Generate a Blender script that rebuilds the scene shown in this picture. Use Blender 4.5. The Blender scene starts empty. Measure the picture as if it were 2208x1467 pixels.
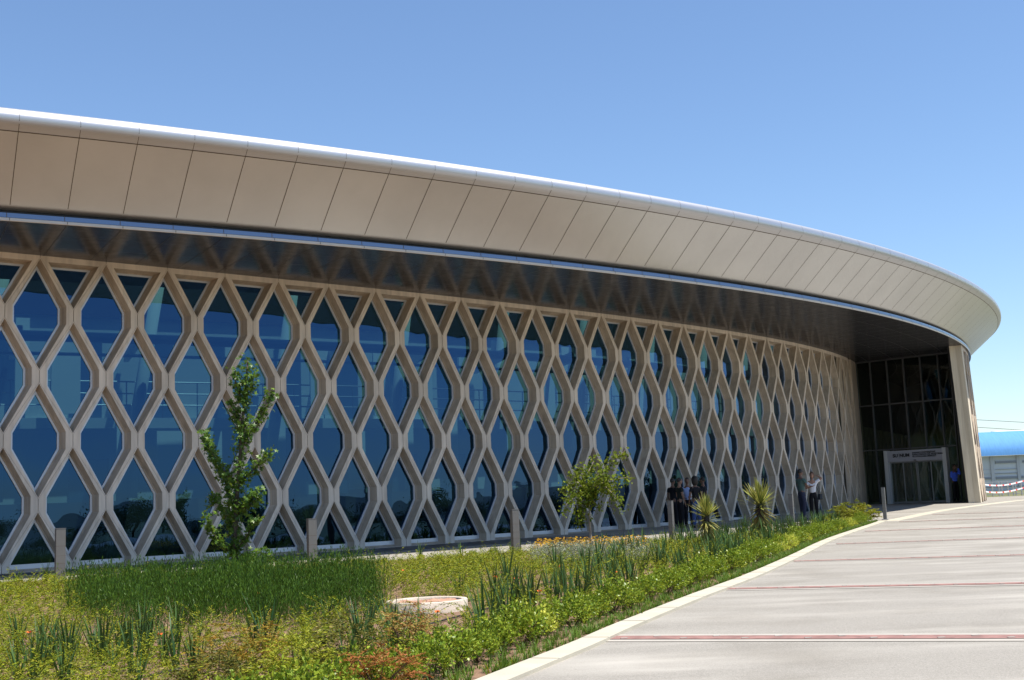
import bpy, bmesh, math, random
import numpy as np
from mathutils import Vector, Matrix

scene = bpy.context.scene
COL = scene.collection
R = math.radians

# ------------------------------------------------------------------ camera
FPX, PITCH, ROLL, EYE = 2592.97, 0.131757, -0.040454, 1.125      # focal length for a 2208 px wide frame
_f = np.array([0, math.cos(PITCH), math.sin(PITCH)]); _r0 = np.array([1., 0, 0]); _u0 = np.cross(_r0, _f)
_r = math.cos(ROLL) * _r0 + math.sin(ROLL) * _u0
_u = -math.sin(ROLL) * _r0 + math.cos(ROLL) * _u0
camd = bpy.data.cameras.new('camera'); cam = bpy.data.objects.new('camera', camd); COL.objects.link(cam)
camd.sensor_width = 36; camd.lens = 36 * FPX / 2208
camd.clip_start = 0.1; camd.clip_end = 6000
M = Matrix.Identity(4)
for i in range(3):
    M[i][0] = _r[i]; M[i][1] = _u[i]; M[i][2] = -_f[i]
M[2][3] = EYE
cam.matrix_world = M
scene.camera = cam

# ------------------------------------------------------------------ sky, sun, exposure
SUN_AZ, SUN_EL = -20.0, 69.0          # azimuth counted from +x towards +y
w = bpy.data.worlds.new('World'); scene.world = w; w.use_nodes = True
nt = w.node_tree; nt.nodes.clear()
sky = nt.nodes.new('ShaderNodeTexSky'); sky.sky_type = 'NISHITA'; sky.sun_disc = False
sky.sun_elevation = R(SUN_EL); sky.sun_rotation = R(90 - SUN_AZ)
sky.air_density = 1.0; sky.dust_density = 0.25; sky.ozone_density = 5.5; sky.altitude = 50
bg = nt.nodes.new('ShaderNodeBackground'); bg.inputs[1].default_value = 0.1
out = nt.nodes.new('ShaderNodeOutputWorld')
nt.links.new(sky.outputs[0], bg.inputs[0]); nt.links.new(bg.outputs[0], out.inputs[0])
sl = bpy.data.lights.new('sun', 'SUN'); so = bpy.data.objects.new('sun', sl); COL.objects.link(so)
sl.energy = 4.6; sl.angle = R(0.53); sl.color = (1.0, 0.95, 0.87)
sd = Vector((math.cos(R(SUN_AZ)) * math.cos(R(SUN_EL)), math.sin(R(SUN_AZ)) * math.cos(R(SUN_EL)), math.sin(R(SUN_EL))))
so.rotation_euler = sd.to_track_quat('Z', 'Y').to_euler(); so.location = (20, -10, 60)
scene.view_settings.view_transform = 'Standard'; scene.view_settings.look = 'None'
scene.view_settings.exposure = 0.85; scene.view_settings.gamma = 1.0
scene.view_settings.use_curve_mapping = False
scene.cycles.max_bounces = 8; scene.cycles.transparent_max_bounces = 12
scene.cycles.glossy_bounces = 5; scene.cycles.diffuse_bounces = 4
scene.cycles.sample_clamp_indirect = 6

# ------------------------------------------------------------------ helpers
def zg(y):                                   # the ground climbs very gently towards the entrance
    y = float(y)
    if y < 22: return 0.0
    if y < 50: return 0.0003 * (y - 22) ** 2
    if y < 60: return 0.2352 + 0.0045 * (y - 50)
    return 0.2802
def ray(px, py):
    d = (px - 1104) / FPX * _r - (py - 733.5) / FPX * _u + _f
    return d
def at(px, py, z=None):                      # a point of the photograph, put on the ground (or on a level plane)
    d = ray(px, py); zz = 0.0 if z is None else z
    for _ in range(25):
        t = (zz - EYE) / d[2]; p = np.array([0, 0, EYE]) + t * d
        if z is not None: break
        zz = 0.5 * zz + 0.5 * zg(p[1])
    return Vector(p)
def atd(px, py, depth):
    d = ray(px, py); t = depth / d[1]
    return Vector(np.array([0, 0, EYE]) + t * d)

def tag(o, label=None, cat=None, group=None, kind=None):
    if label: o['label'] = label
    if cat: o['category'] = cat
    if group: o['group'] = group
    if kind: o['kind'] = kind
    return o
def empty(name, loc=(0, 0, 0), rz=0.0, label=None, cat=None, group=None):
    o = bpy.data.objects.new(name, None); COL.objects.link(o)
    o.location = loc; o.rotation_euler = (0, 0, rz); o.empty_display_size = 0.2
    return tag(o, label, cat, group)
def copy_tree(o, parent=None):
    c = o.copy(); COL.objects.link(c); c.parent = parent
    for ch in list(o.children): copy_tree(ch, c)
    return c

class MB:
    """collects geometry; build() links it as ONE mesh object"""
    def __init__(s): s.v = []; s.f = []; s.m = []; s.n = 0
    def add(s, vs, fs, mi=0):
        b = s.n; s.v.extend([tuple(map(float, p)) for p in vs]); s.n += len(vs)
        for f in fs: s.f.append(tuple(b + i for i in f)); s.m.append(mi)
    def box(s, c, size, rz=0.0, mi=0, taper=1.0):
        x, y, z = [k / 2 for k in size]; ca, sa = math.cos(rz), math.sin(rz); vs = []
        for dz in (-1, 1):
            k = taper if dz > 0 else 1
            for dx, dy in ((-1, -1), (1, -1), (1, 1), (-1, 1)):
                a, b = dx * x * k, dy * y * k
                vs.append((c[0] + a * ca - b * sa, c[1] + a * sa + b * ca, c[2] + dz * z))
        s.add(vs, [(3, 2, 1, 0), (4, 5, 6, 7), (0, 1, 5, 4), (1, 2, 6, 5), (2, 3, 7, 6), (3, 0, 4, 7)], mi)
    def beam(s, a, b, w, h, up=(0, 0, 1), mi=0):
        a = Vector(a); b = Vector(b); d = (b - a).normalized(); up = Vector(up)
        sx = d.cross(up)
        if sx.length < 1e-4: sx = Vector((1, 0, 0))
        sx.normalize(); sy = sx.cross(d).normalized(); vs = []
        for p in (a, b):
            for i, j in ((-1, -1), (1, -1), (1, 1), (-1, 1)): vs.append(p + sx * (i * w / 2) + sy * (j * h / 2))
        s.add(vs, [(3, 2, 1, 0), (4, 5, 6, 7), (0, 1, 5, 4), (1, 2, 6, 5), (2, 3, 7, 6), (3, 0, 4, 7)], mi)
    def tube(s, pts, rad, n=8, mi=0, cap=True):
        pts = [Vector(p) for p in pts]; rings = []; ref = Vector((0.31, 0.17, 0.93))
        for i, p in enumerate(pts):
            d = (pts[min(i + 1, len(pts) - 1)] - pts[max(i - 1, 0)]).normalized()
            x = d.cross(ref).normalized(); y = d.cross(x)
            r = rad[i] if hasattr(rad, '__len__') else rad
            rings.append([p + x * (r * math.cos(2 * math.pi * k / n)) + y * (r * math.sin(2 * math.pi * k / n)) for k in range(n)])
        vs = [q for rg in rings for q in rg]; fs = []
        for i in range(len(pts) - 1):
            for k in range(n):
                a = i * n + k; b = i * n + (k + 1) % n; fs.append((a, b, b + n, a + n))
        if cap: fs.append(tuple(range(n - 1, -1, -1))); fs.append(tuple((len(pts) - 1) * n + k for k in range(n)))
        s.add(vs, fs, mi)
    def lathe(s, prof, n=48, mi=0, c=(0, 0, 0)):
        vs = []; fs = []
        for (r, z) in prof:
            for k in range(n): vs.append((c[0] + r * math.cos(2 * math.pi * k / n), c[1] + r * math.sin(2 * math.pi * k / n), c[2] + z))
        for i in range(len(prof) - 1):
            for k in range(n):
                a = i * n + k; b = i * n + (k + 1) % n; fs.append((a, b, b + n, a + n))
        s.add(vs, fs, mi)
    def build(s, name, mats, parent=None, smooth=False, label=None):
        me = bpy.data.meshes.new(name); me.from_pydata(s.v, [], s.f)
        if not isinstance(mats, (list, tuple)): mats = [mats]
        for m in mats: me.materials.append(m)
        if len(mats) > 1: me.polygons.foreach_set('material_index', s.m)
        if smooth: me.polygons.foreach_set('use_smooth', [True] * len(me.polygons))
        me.update()
        o = bpy.data.objects.new(name, me); COL.objects.link(o); o.parent = parent
        if label: o['label'] = label
        return o

def np_mesh(name, V, F, mats, MI=None, parent=None, smooth=False):
    """V (n,3) floats, F (m,k) ints of one face size"""
    me = bpy.data.meshes.new(name); n, k = F.shape
    me.vertices.add(len(V)); me.vertices.foreach_set('co', np.ascontiguousarray(V, dtype=np.float32).ravel())
    me.loops.add(n * k); me.loops.foreach_set('vertex_index', np.ascontiguousarray(F, dtype=np.int32).ravel())
    me.polygons.add(n); me.polygons.foreach_set('loop_start', np.arange(0, n * k, k, dtype=np.int32))
    try: me.polygons.foreach_set('loop_total', np.full(n, k, dtype=np.int32))
    except Exception: pass
    if not isinstance(mats, (list, tuple)): mats = [mats]
    for m in mats: me.materials.append(m)
    if MI is not None: me.polygons.foreach_set('material_index', np.ascontiguousarray(MI, dtype=np.int32))
    if smooth: me.polygons.foreach_set('use_smooth', np.ones(n, dtype=bool))
    me.update(); me.validate()
    o = bpy.data.objects.new(name, me); COL.objects.link(o); o.parent = parent
    return o

# ------------------------------------------------------------------ materials
def mat(name, col, rough=0.6, metal=0.0, spec=0.5, var=0.0, scale=4.0, bump=0.0, bscale=60.0, stretch=None, col2=None, detail=6, aniso=0):
    m = bpy.data.materials.new(name); m.use_nodes = True; t = m.node_tree; N = t.nodes; L = t.links
    b = N['Principled BSDF']; b.inputs['Roughness'].default_value = rough; b.inputs['Metallic'].default_value = metal
    b.inputs['Specular IOR Level'].default_value = spec
    b.inputs['Base Color'].default_value = (*col, 1)
    if var or col2:
        tc = N.new('ShaderNodeTexCoord'); mp = N.new('ShaderNodeMapping'); L.new(tc.outputs['Object'], mp.inputs[0])
        if stretch: mp.inputs['Scale'].default_value = stretch
        nz = N.new('ShaderNodeTexNoise'); nz.inputs['Scale'].default_value = scale; nz.inputs['Detail'].default_value = detail
        nz.inputs['Roughness'].default_value = 0.62
        L.new(mp.outputs[0], nz.inputs[0])
        cr = N.new('ShaderNodeValToRGB'); L.new(nz.outputs[0], cr.inputs[0])
        c2 = col2 if col2 else tuple(c * (1 - var) for c in col); c1 = col if col2 else tuple(min(1, c * (1 + var)) for c in col)
        cr.color_ramp.elements[0].position = 0.36; cr.color_ramp.elements[1].position = 0.64
        cr.color_ramp.elements[0].color = (*c2, 1); cr.color_ramp.elements[1].color = (*c1, 1)
        L.new(cr.outputs[0], b.inputs['Base Color'])
    if bump:
        tc2 = N.new('ShaderNodeTexCoord'); nb = N.new('ShaderNodeTexNoise'); nb.inputs['Scale'].default_value = bscale; nb.inputs['Detail'].default_value = 4
        L.new(tc2.outputs['Object'], nb.inputs[0]); bp = N.new('ShaderNodeBump'); bp.inputs['Strength'].default_value = bump
        bp.inputs['Distance'].default_value = 0.02
        L.new(nb.outputs[0], bp.inputs['Height']); L.new(bp.outputs[0], b.inputs['Normal'])
    return m
def leaf_mat(name, cols, trans=0.35, rough=0.55, spec=0.2):
    """leaf colours picked at random for each leaf"""
    m = bpy.data.materials.new(name); m.use_nodes = True; t = m.node_tree; N = t.nodes; L = t.links
    b = N['Principled BSDF']; b.inputs['Roughness'].default_value = rough; b.inputs['Specular IOR Level'].default_value = spec
    g = N.new('ShaderNodeNewGeometry'); cr = N.new('ShaderNodeValToRGB'); L.new(g.outputs['Random Per Island'], cr.inputs[0])
    el = cr.color_ramp.elements
    trans *= 0.6; cols = [tuple(k * 0.97 for k in c) for c in cols]
    while len(el) < len(cols): el.new(0.5)
    for i, c in enumerate(cols): el[i].position = i / max(1, len(cols) - 1); el[i].color = (*c, 1)
    L.new(cr.outputs[0], b.inputs['Base Color'])
    tr = N.new('ShaderNodeBsdfTranslucent'); hs = N.new('ShaderNodeHueSaturation'); hs.inputs['Value'].default_value = 1.5
    hs.inputs['Hue'].default_value = 0.485
    L.new(cr.outputs[0], hs.inputs['Color']); L.new(hs.outputs[0], tr.inputs[0])
    mx = N.new('ShaderNodeMixShader'); mx.inputs[0].default_value = trans
    L.new(b.outputs[0], mx.inputs[1]); L.new(tr.outputs[0], mx.inputs[2]); L.new(mx.outputs[0], N['Material Output'].inputs[0])
    return m
def glass_mat(name, tint, refl, f0=0.16, gain=1.0):
    """coated glazing: mirror share rising towards grazing, the rest looks through the tinted pane"""
    m = bpy.data.materials.new(name); m.use_nodes = True; t = m.node_tree; N = t.nodes; L = t.links; N.remove(N['Principled BSDF'])
    tr = N.new('ShaderNodeBsdfTransparent'); tr.inputs[0].default_value = (*tint, 1)
    gl = N.new('ShaderNodeBsdfGlossy'); gl.inputs['Roughness'].default_value = 0.0; gl.inputs[0].default_value = (*refl, 1)
    lw = N.new('ShaderNodeLayerWeight'); lw.inputs[0].default_value = 0.5
    pw = N.new('ShaderNodeMath'); pw.operation = 'POWER'; pw.inputs[1].default_value = 2.6; L.new(lw.outputs['Facing'], pw.inputs[0])
    ma = N.new('ShaderNodeMath'); ma.operation = 'MULTIPLY_ADD'; ma.inputs[1].default_value = (1 - f0) * gain; ma.inputs[2].default_value = f0
    ma.use_clamp = True; L.new(pw.outputs[0], ma.inputs[0])
    cm = N.new('ShaderNodeMix'); cm.data_type = 'RGBA'; cm.inputs[6].default_value = (*refl, 1); cm.inputs[7].default_value = (0.8, 0.88, 1, 1)
    L.new(pw.outputs[0], cm.inputs[0]); L.new(cm.outputs[2], gl.inputs[0])
    tc = N.new('ShaderNodeTexCoord'); nz = N.new('ShaderNodeTexNoise'); nz.inputs['Scale'].default_value = 1.1; nz.inputs['Detail'].default_value = 1
    L.new(tc.outputs['Object'], nz.inputs[0]); bp = N.new('ShaderNodeBump'); bp.inputs['Strength'].default_value = 0.2; bp.inputs['Distance'].default_value = 0.03
    L.new(nz.outputs[0], bp.inputs['Height']); L.new(bp.outputs[0], gl.inputs['Normal'])
    mx = N.new('ShaderNodeMixShader'); L.new(ma.outputs[0], mx.inputs[0]); L.new(tr.outputs[0], mx.inputs[1]); L.new(gl.outputs[0], mx.inputs[2])
    L.new(mx.outputs[0], N['Material Output'].inputs[0])
    return m

m_conc = mat('precast_concrete_shaded', (0.485, 0.395, 0.30), 0.85, spec=0.2, var=0.13, scale=2.5, bump=0.2, bscale=45, stretch=(1, 1, 0.35))  # shaded tone of the lattice concrete, for reveals and edges
m_face = mat('precast_concrete_lit', (0.70, 0.595, 0.48), 0.75, spec=0.25, var=0.10, scale=2.5, bump=0.15, bscale=45, stretch=(1, 1, 0.35))  # lit tone of that same concrete, painted lighter on the front faces
m_conc_end = mat('board_marked_concrete', (0.72, 0.63, 0.48), 0.8, spec=0.2, col2=(0.54, 0.46, 0.34), scale=1.2, bump=0.2, bscale=20, stretch=(5, 5, 0.35))
m_frame = mat('window_frame_aluminium', (0.62, 0.62, 0.64), 0.35, metal=0.35)
m_gasket = mat('dark_gasket', (0.02, 0.02, 0.02), 0.7)
m_glass = glass_mat('blue_coated_glass', (0.052, 0.135, 0.145), (0.078, 0.205, 0.465), 0.21)
m_cglass = glass_mat('courtyard_glass', (1.0, 1.0, 0.50), (0.6, 0.8, 0.75), 0.02)
m_eglass = glass_mat('entrance_glass', (0.62, 0.72, 0.62), (0.75, 0.85, 0.95), 0.05)
m_dglass = glass_mat('door_glass', (0.85, 0.92, 0.86), (0.9, 0.95, 1.0), 0.12)
m_fascia = mat('champagne_metal_panel', (0.545, 0.545, 0.54), 0.35, metal=0.75, var=0.06, scale=0.35, bump=0.06, bscale=0.7)
m_nose = mat('silver_metal_edge', (0.50, 0.50, 0.51), 0.42, metal=0.8, bump=0.03, bscale=0.9)
m_lip = mat('polished_lip', (0.25, 0.265, 0.30), 0.2, metal=1.0)
m_band = mat('champagne_lip_band', (0.56, 0.50, 0.43), 0.45, metal=0.25)
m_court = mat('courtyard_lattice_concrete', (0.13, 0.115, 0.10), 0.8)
m_joint = mat('panel_joint', (0.10, 0.075, 0.05), 0.8)
m_soffit = mat('brushed_soffit_metal', (0.16, 0.15, 0.15), 0.17, metal=0.85, var=0.25, scale=9, stretch=(1, 1, 1), bump=0.03, bscale=8)
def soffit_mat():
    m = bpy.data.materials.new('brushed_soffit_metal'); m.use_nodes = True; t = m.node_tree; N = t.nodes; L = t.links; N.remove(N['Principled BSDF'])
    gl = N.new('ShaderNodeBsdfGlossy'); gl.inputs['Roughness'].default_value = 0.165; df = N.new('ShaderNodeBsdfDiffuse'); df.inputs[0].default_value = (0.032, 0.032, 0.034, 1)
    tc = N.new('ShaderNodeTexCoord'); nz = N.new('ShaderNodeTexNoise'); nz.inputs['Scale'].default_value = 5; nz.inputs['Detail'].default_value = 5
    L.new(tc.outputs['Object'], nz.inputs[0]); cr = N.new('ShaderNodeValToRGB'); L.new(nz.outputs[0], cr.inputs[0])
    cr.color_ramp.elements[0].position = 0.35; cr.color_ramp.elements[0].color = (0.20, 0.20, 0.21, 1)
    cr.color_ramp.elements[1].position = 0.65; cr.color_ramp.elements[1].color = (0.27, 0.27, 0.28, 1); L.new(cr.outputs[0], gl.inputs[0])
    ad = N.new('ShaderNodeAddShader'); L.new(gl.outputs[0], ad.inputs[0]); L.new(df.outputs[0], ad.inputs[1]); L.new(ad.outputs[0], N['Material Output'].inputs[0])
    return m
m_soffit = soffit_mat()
m_sjoint = mat('soffit_joint', (0.10, 0.09, 0.085), 0.5, metal=0.6)
m_deck = mat('roof_membrane', (0.45, 0.44, 0.43), 0.8)
m_inwall = mat('inner_plaster', (0.60, 0.62, 0.60), 0.8)
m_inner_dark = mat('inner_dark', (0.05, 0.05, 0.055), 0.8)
m_slab = mat('gallery_slab', (0.55, 0.56, 0.55), 0.7)
m_steel = mat('steel_grey', (0.34, 0.34, 0.35), 0.4, metal=0.6)
m_mull = mat('mullion_grey', (0.13, 0.13, 0.135), 0.4, metal=0.5)
m_dark = mat('near_black', (0.012, 0.012, 0.014), 0.5)
m_portal = mat('portal_panel', (0.44, 0.44, 0.49), 0.45, metal=0.3)
m_portal_l = mat('portal_jamb', (0.60, 0.60, 0.60), 0.45, metal=0.2)
m_boll = mat('bollard_metal', (0.155, 0.15, 0.14), 0.5, metal=0.45, var=0.06, scale=5)
m_red = mat('red_brick_paver', (0.235, 0.125, 0.105), 0.85, var=0.25, scale=7)
m_kerb = mat('pale_kerb', (0.43, 0.395, 0.31), 0.8, var=0.07, scale=3, bump=0.1)
m_margin = mat('pale_margin', (0.36, 0.33, 0.285), 0.85, var=0.08, scale=2.5)
m_soil = mat('garden_soil', (0.235, 0.14, 0.082), 0.95, col2=(0.13, 0.075, 0.045), scale=9, bump=0.6, bscale=30)
m_grassland = mat('dry_grassland', (0.16, 0.15, 0.06), 0.95, col2=(0.08, 0.095, 0.035), scale=0.4)
m_hill = mat('far_hills', (0.060, 0.075, 0.060), 0.95, col2=(0.10, 0.10, 0.08), scale=0.01)

def per_piece(m, amt=0.10):
    """every separate piece of a mesh gets a slightly different tone, with rain streaks running down"""
    t = m.node_tree; N = t.nodes; L = t.links; b = N['Principled BSDF']; src = b.inputs['Base Color'].links[0].from_socket
    g = N.new('ShaderNodeNewGeometry'); mr = N.new('ShaderNodeMapRange'); mr.inputs[3].default_value = 1 - amt; mr.inputs[4].default_value = 1 + amt * 0.6
    L.new(g.outputs['Random Per Island'], mr.inputs[0])
    tc = N.new('ShaderNodeTexCoord'); mp = N.new('ShaderNodeMapping'); mp.inputs['Scale'].default_value = (7, 7, 0.5); L.new(tc.outputs['Object'], mp.inputs[0])
    nz = N.new('ShaderNodeTexNoise'); nz.inputs['Scale'].default_value = 1.3; nz.inputs['Detail'].default_value = 4; L.new(mp.outputs[0], nz.inputs[0])
    m2 = N.new('ShaderNodeMapRange'); m2.inputs[1].default_value = 0.3; m2.inputs[2].default_value = 0.62; m2.inputs[3].default_value = 0.80; m2.inputs[4].default_value = 1.0; L.new(nz.outputs[0], m2.inputs[0])
    mu = N.new('ShaderNodeMath'); mu.operation = 'MULTIPLY'; L.new(mr.outputs[0], mu.inputs[0]); L.new(m2.outputs[0], mu.inputs[1])
    vm = N.new('ShaderNodeVectorMath'); vm.operation = 'SCALE'; L.new(src, vm.inputs[0]); L.new(mu.outputs[0], vm.inputs['Scale']); L.new(vm.outputs[0], b.inputs['Base Color'])
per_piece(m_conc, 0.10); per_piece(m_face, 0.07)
def plaza_mat(name, c1, c2, pale):
    m = bpy.data.materials.new(name); m.use_nodes = True; t = m.node_tree; N = t.nodes; L = t.links; b = N['Principled BSDF']
    b.inputs['Roughness'].default_value = 0.85; b.inputs['Specular IOR Level'].default_value = 0.3
    tc = N.new('ShaderNodeTexCoord')
    def noise(scale, sx=(1, 1, 1), rot=0, det=5):
        mp = N.new('ShaderNodeMapping'); mp.inputs['Scale'].default_value = sx; mp.inputs['Rotation'].default_value = (0, 0, rot)
        L.new(tc.outputs['Object'], mp.inputs[0]); n = N.new('ShaderNodeTexNoise'); n.inputs['Scale'].default_value = scale
        n.inputs['Detail'].default_value = det; L.new(mp.outputs[0], n.inputs[0]); return n
    def ramp(src, a, b2, ca=(0, 0, 0, 1), cb=(1, 1, 1, 1)):
        r = N.new('ShaderNodeValToRGB'); L.new(src, r.inputs[0]); r.color_ramp.elements[0].position = a; r.color_ramp.elements[1].position = b2
        r.color_ramp.elements[0].color = ca; r.color_ramp.elements[1].color = cb; return r
    speck = ramp(noise(130, det=2).outputs[0], 0.35, 0.66, (*c2, 1), (*c1, 1))
    streak = ramp(noise(1.1, (0.3, 1.5, 1), R(16), 9).outputs[0], 0.46, 0.80)
    blot = ramp(noise(0.35, det=3).outputs[0], 0.45, 0.7)
    mul = N.new('ShaderNodeMath'); mul.operation = 'MULTIPLY'; L.new(streak.outputs[0], mul.inputs[0]); L.new(blot.outputs[0], mul.inputs[1])
    mul2 = N.new('ShaderNodeMath'); mul2.operation = 'MULTIPLY_ADD'; mul2.inputs[1].default_value = 0.45; L.new(streak.outputs[0], mul2.inputs[0]); L.new(mul.outputs[0], mul2.inputs[2])
    mul2.use_clamp = True
    mx = N.new('ShaderNodeMix'); mx.data_type = 'RGBA'; L.new(mul2.outputs[0], mx.inputs[0]); L.new(speck.outputs[0], mx.inputs[6]); mx.inputs[7].default_value = (*pale, 1)
    st = ramp(noise(0.9, (1, 1, 1), 0, 8).outputs[0], 0.30, 0.50, (0.83, 0.82, 0.80, 1), (1, 1, 1, 1)); mm = N.new('ShaderNodeMix'); mm.data_type = 'RGBA'; mm.blend_type = 'MULTIPLY'; mm.inputs[0].default_value = 1
    L.new(mx.outputs[2], mm.inputs[6]); L.new(st.outputs[0], mm.inputs[7]); sp = ramp(noise(38, det=3).outputs[0], 0.24, 0.30, (0.55, 0.53, 0.50, 1), (1, 1, 1, 1)); m3 = N.new('ShaderNodeMix'); m3.data_type = 'RGBA'; m3.blend_type = 'MULTIPLY'; m3.inputs[0].default_value = 1
    L.new(mm.outputs[2], m3.inputs[6]); L.new(sp.outputs[0], m3.inputs[7]); L.new(m3.outputs[2], b.inputs['Base Color'])
    bp = N.new('ShaderNodeBump'); bp.inputs['Strength'].default_value = 0.25; bp.inputs['Distance'].default_value = 0.004
    L.new(noise(160, det=2).outputs[0], bp.inputs['Height']); L.new(bp.outputs[0], b.inputs['Normal'])
    return m
m_plaza = plaza_mat('washed_concrete', (0.312, 0.289, 0.252), (0.205, 0.190, 0.164), (0.41, 0.382, 0.335))
m_walk = plaza_mat('walkway_concrete', (0.36, 0.33, 0.30), (0.27, 0.25, 0.23), (0.40, 0.37, 0.34))

# ------------------------------------------------------------------ ground sheets
def sheet(name, poly, dz, m, label=None):
    """a level polygon cut into rows so that it follows the gentle rise, dz above the ground"""
    bm = bmesh.new(); vs = [bm.verts.new((p[0], p[1], 0)) for p in poly]; f = bm.faces.new(vs)
    bmesh.ops.triangulate(bm, faces=bm.faces[:])
    for y in list(range(22, 61, 2)):
        bmesh.ops.bisect_plane(bm, geom=bm.verts[:] + bm.edges[:] + bm.faces[:], plane_co=(0, y, 0), plane_no=(0, 1, 0), dist=1e-5)
    for v in bm.verts: v.co.z = zg(v.co.y) + dz
    bmesh.ops.recalc_face_normals(bm, faces=bm.faces[:])
    me = bpy.data.meshes.new(name); bm.to_mesh(me); bm.free(); me.materials.append(m)
    if me.polygons and me.polygons[0].normal.z < 0: me.flip_normals()
    o = bpy.data.objects.new(name, me); COL.objects.link(o); o['kind'] = 'structure'
    if label: o['label'] = label
    return o
sheet('ground', [(-3000, -3000), (3000, -3000), (3000, 3000), (-3000, 3000)], 0.0, m_grassland)

def smooth(pts, n=6):
    """Catmull-Rom through 2D points"""
    P = [Vector((p[0], p[1])) for p in pts]; P = [2 * P[0] - P[1]] + P + [2 * P[-1] - P[-2]]; o = []
    for i in range(1, len(P) - 2):
        for k in range(n):
            t = k / n; a, b, c, d = P[i - 1], P[i], P[i + 1], P[i + 2]
            o.append(0.5 * ((2 * b) + (c - a) * t + (2 * a - 5 * b + 4 * c - d) * t * t + (3 * b - a - 3 * c + d) * t ** 3))
    o.append(P[-2]); return o
def offset(pts, d):
    o = []
    for i, p in enumerate(pts):
        t = (pts[min(i + 1, len(pts) - 1)] - pts[max(i - 1, 0)]).normalized(); o.append(Vector((p.x + t.y * d, p.y - t.x * d)))
    return o
# bed side of the kerb, from behind the camera to the tip of the bed
kb = [at(*q) for q in ((1047.5, 1467), (1225.5, 1396), (1328.8, 1351), (1486, 1288.6), (1600, 1246.5), (1700, 1203), (1788.6, 1162), (1897, 1125))]
kb = [Vector((p.x, p.y)) for p in kb]
d0 = (kb[1] - kb[0]).normalized()
kerb_in = smooth([kb[0] - d0 * 22, kb[0] - d0 * 8] + kb, 5)
kerb_out = offset(kerb_in, 0.215)
# walkway side of the bed
wk = [at(*q) for q in ((0, 1259), (250, 1246), (500, 1231), (750, 1216), (1000, 1200), (1340, 1175), (1500, 1162), (1700, 1142), (1800, 1132))]
wk = [Vector((p.x, p.y)) for p in wk]
walk_edge = smooth([Vector((-32, 15.5)), Vector((-18, 18.8))] + wk + [kb[-1] + Vector((-0.05, 0.02))], 4)
tip = kb[-1]
sheet('plaza', [(-60, -40), (40, -40), (42, 30), (48, 58), (44, 63), (30, 62.5), (20, 60), (-60, 60)], 0.004, m_plaza)
bed_poly = [(p.x, p.y) for p in kerb_in] + [(p.x, p.y) for p in reversed(walk_edge)][1:]
bed_poly = bed_poly + [(-32, -12)]
sheet('garden_bed', bed_poly, 0.012, m_soil)
# a flush pale kerb (a real step of stone around the bed)
def band(name, a, b, h, m, kind='structure', z0=0.0):
    mb = MB(); n = len(a); vs = []
    for p in a: vs.append((p.x, p.y, zg(p.y) + z0 + h))
    for p in b: vs.append((p.x, p.y, zg(p.y) + z0 + h))
    for p in a: vs.append((p.x, p.y, zg(p.y) - 0.05))
    for p in b: vs.append((p.x, p.y, zg(p.y) - 0.05))
    fs = []
    for i in range(n - 1):
        fs += [(i, n + i, n + i + 1, i + 1), (n + i, 3 * n + i, 3 * n + i + 1, n + i + 1), (2 * n + i, i, i + 1, 2 * n + i + 1)]
    mb.add(vs, fs); o = mb.build(name, m); o['kind'] = kind; return o
band('kerb', kerb_in, kerb_out, 0.03, m_kerb)
mb = MB()
acc = 0.0
for i in range(0, len(kerb_in) - 1):                                # open joints between the kerb stones
    L0 = (kerb_in[i + 1] - kerb_in[i]).length
    while acc < L0:
        p = kerb_in[i].lerp(kerb_in[i + 1], acc / L0); o_ = kerb_out[i].lerp(kerb_out[i + 1], acc / L0); acc += 1.2
        mb.beam((p.x, p.y, zg(p.y) + 0.0305), (o_.x, o_.y, zg(o_.y) + 0.0305), 0.0045, 0.003)
    acc -= L0
o = mb.build('kerb_joint', m_joint); o['kind'] = 'structure'
wk2 = offset(walk_edge, -0.10)
band('walkway_kerb', walk_edge, wk2, 0.022, m_kerb)
# paler border running on from the tip of the bed towards the forecourt
bd = smooth([kerb_in[-1] + Vector((0.1, 0.1))] + [Vector(at(*q)[:2]) for q in ((2010, 1103), (2110, 1089), (2208, 1078))], 6)
band('paving_border', bd, offset(bd, 0.45), 0.008, m_kerb)
# brick strips across the plaza
def strip(a, b, w=0.22, mg=0.12):
    a = Vector(a[:2]); b = Vector(b[:2]); d = (b - a).normalized(); b = a + d * 16; n = Vector((-d.y, d.x)); N_ = 40
    for nm, lo, hi, dz, m in (('paving_margin', -w / 2 - mg, w / 2 + mg, 0.008, m_margin), ('brick_strip', -w / 2, w / 2, 0.012, m_red)):
        mb = MB(); vs = []
        for i in range(N_ + 1):
            p = a + d * (16 * i / N_)
            for o in (lo, hi): q = p + n * o; vs.append((q.x, q.y, zg(q.y) + dz))
        mb.add(vs, [(2 * i, 2 * i + 2, 2 * i + 3, 2 * i + 1) for i in range(N_)])
        o = mb.build(nm, m); o['kind'] = 'structure'
    mb = MB(); k = 0; x = 0.12                                   # pale ticks let into the brick, alternately on either side
    while x < 15.5:
        p = a + d * x + n * ((w / 2 - 0.045) * (1 if k % 2 else -1)); ang = math.atan2(d.y, d.x) + 0.5
        mb.box((p.x, p.y, zg(p.y) + 0.0125), (0.055, 0.022, 0.008), ang); x += 0.235; k += 1
    o = mb.build('paving_tick', m_margin); o['kind'] = 'structure'
strip(at(1318, 1378), at(2208, 1376)); strip(at(1570, 1271.5), at(2208, 1259.5)); strip(at(1712, 1211.5), at(2208, 1198))
strip(at(1804, 1174), at(2208, 1160.5)); strip(at(1866, 1146.5), at(2208, 1134.5), 0.26, 0.14); strip(at(1940, 1126), at(2208, 1117), 0.22, 0.12)
strip(at(2010, 1110.5), at(2208, 1104), 0.2, 0.1)

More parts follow.
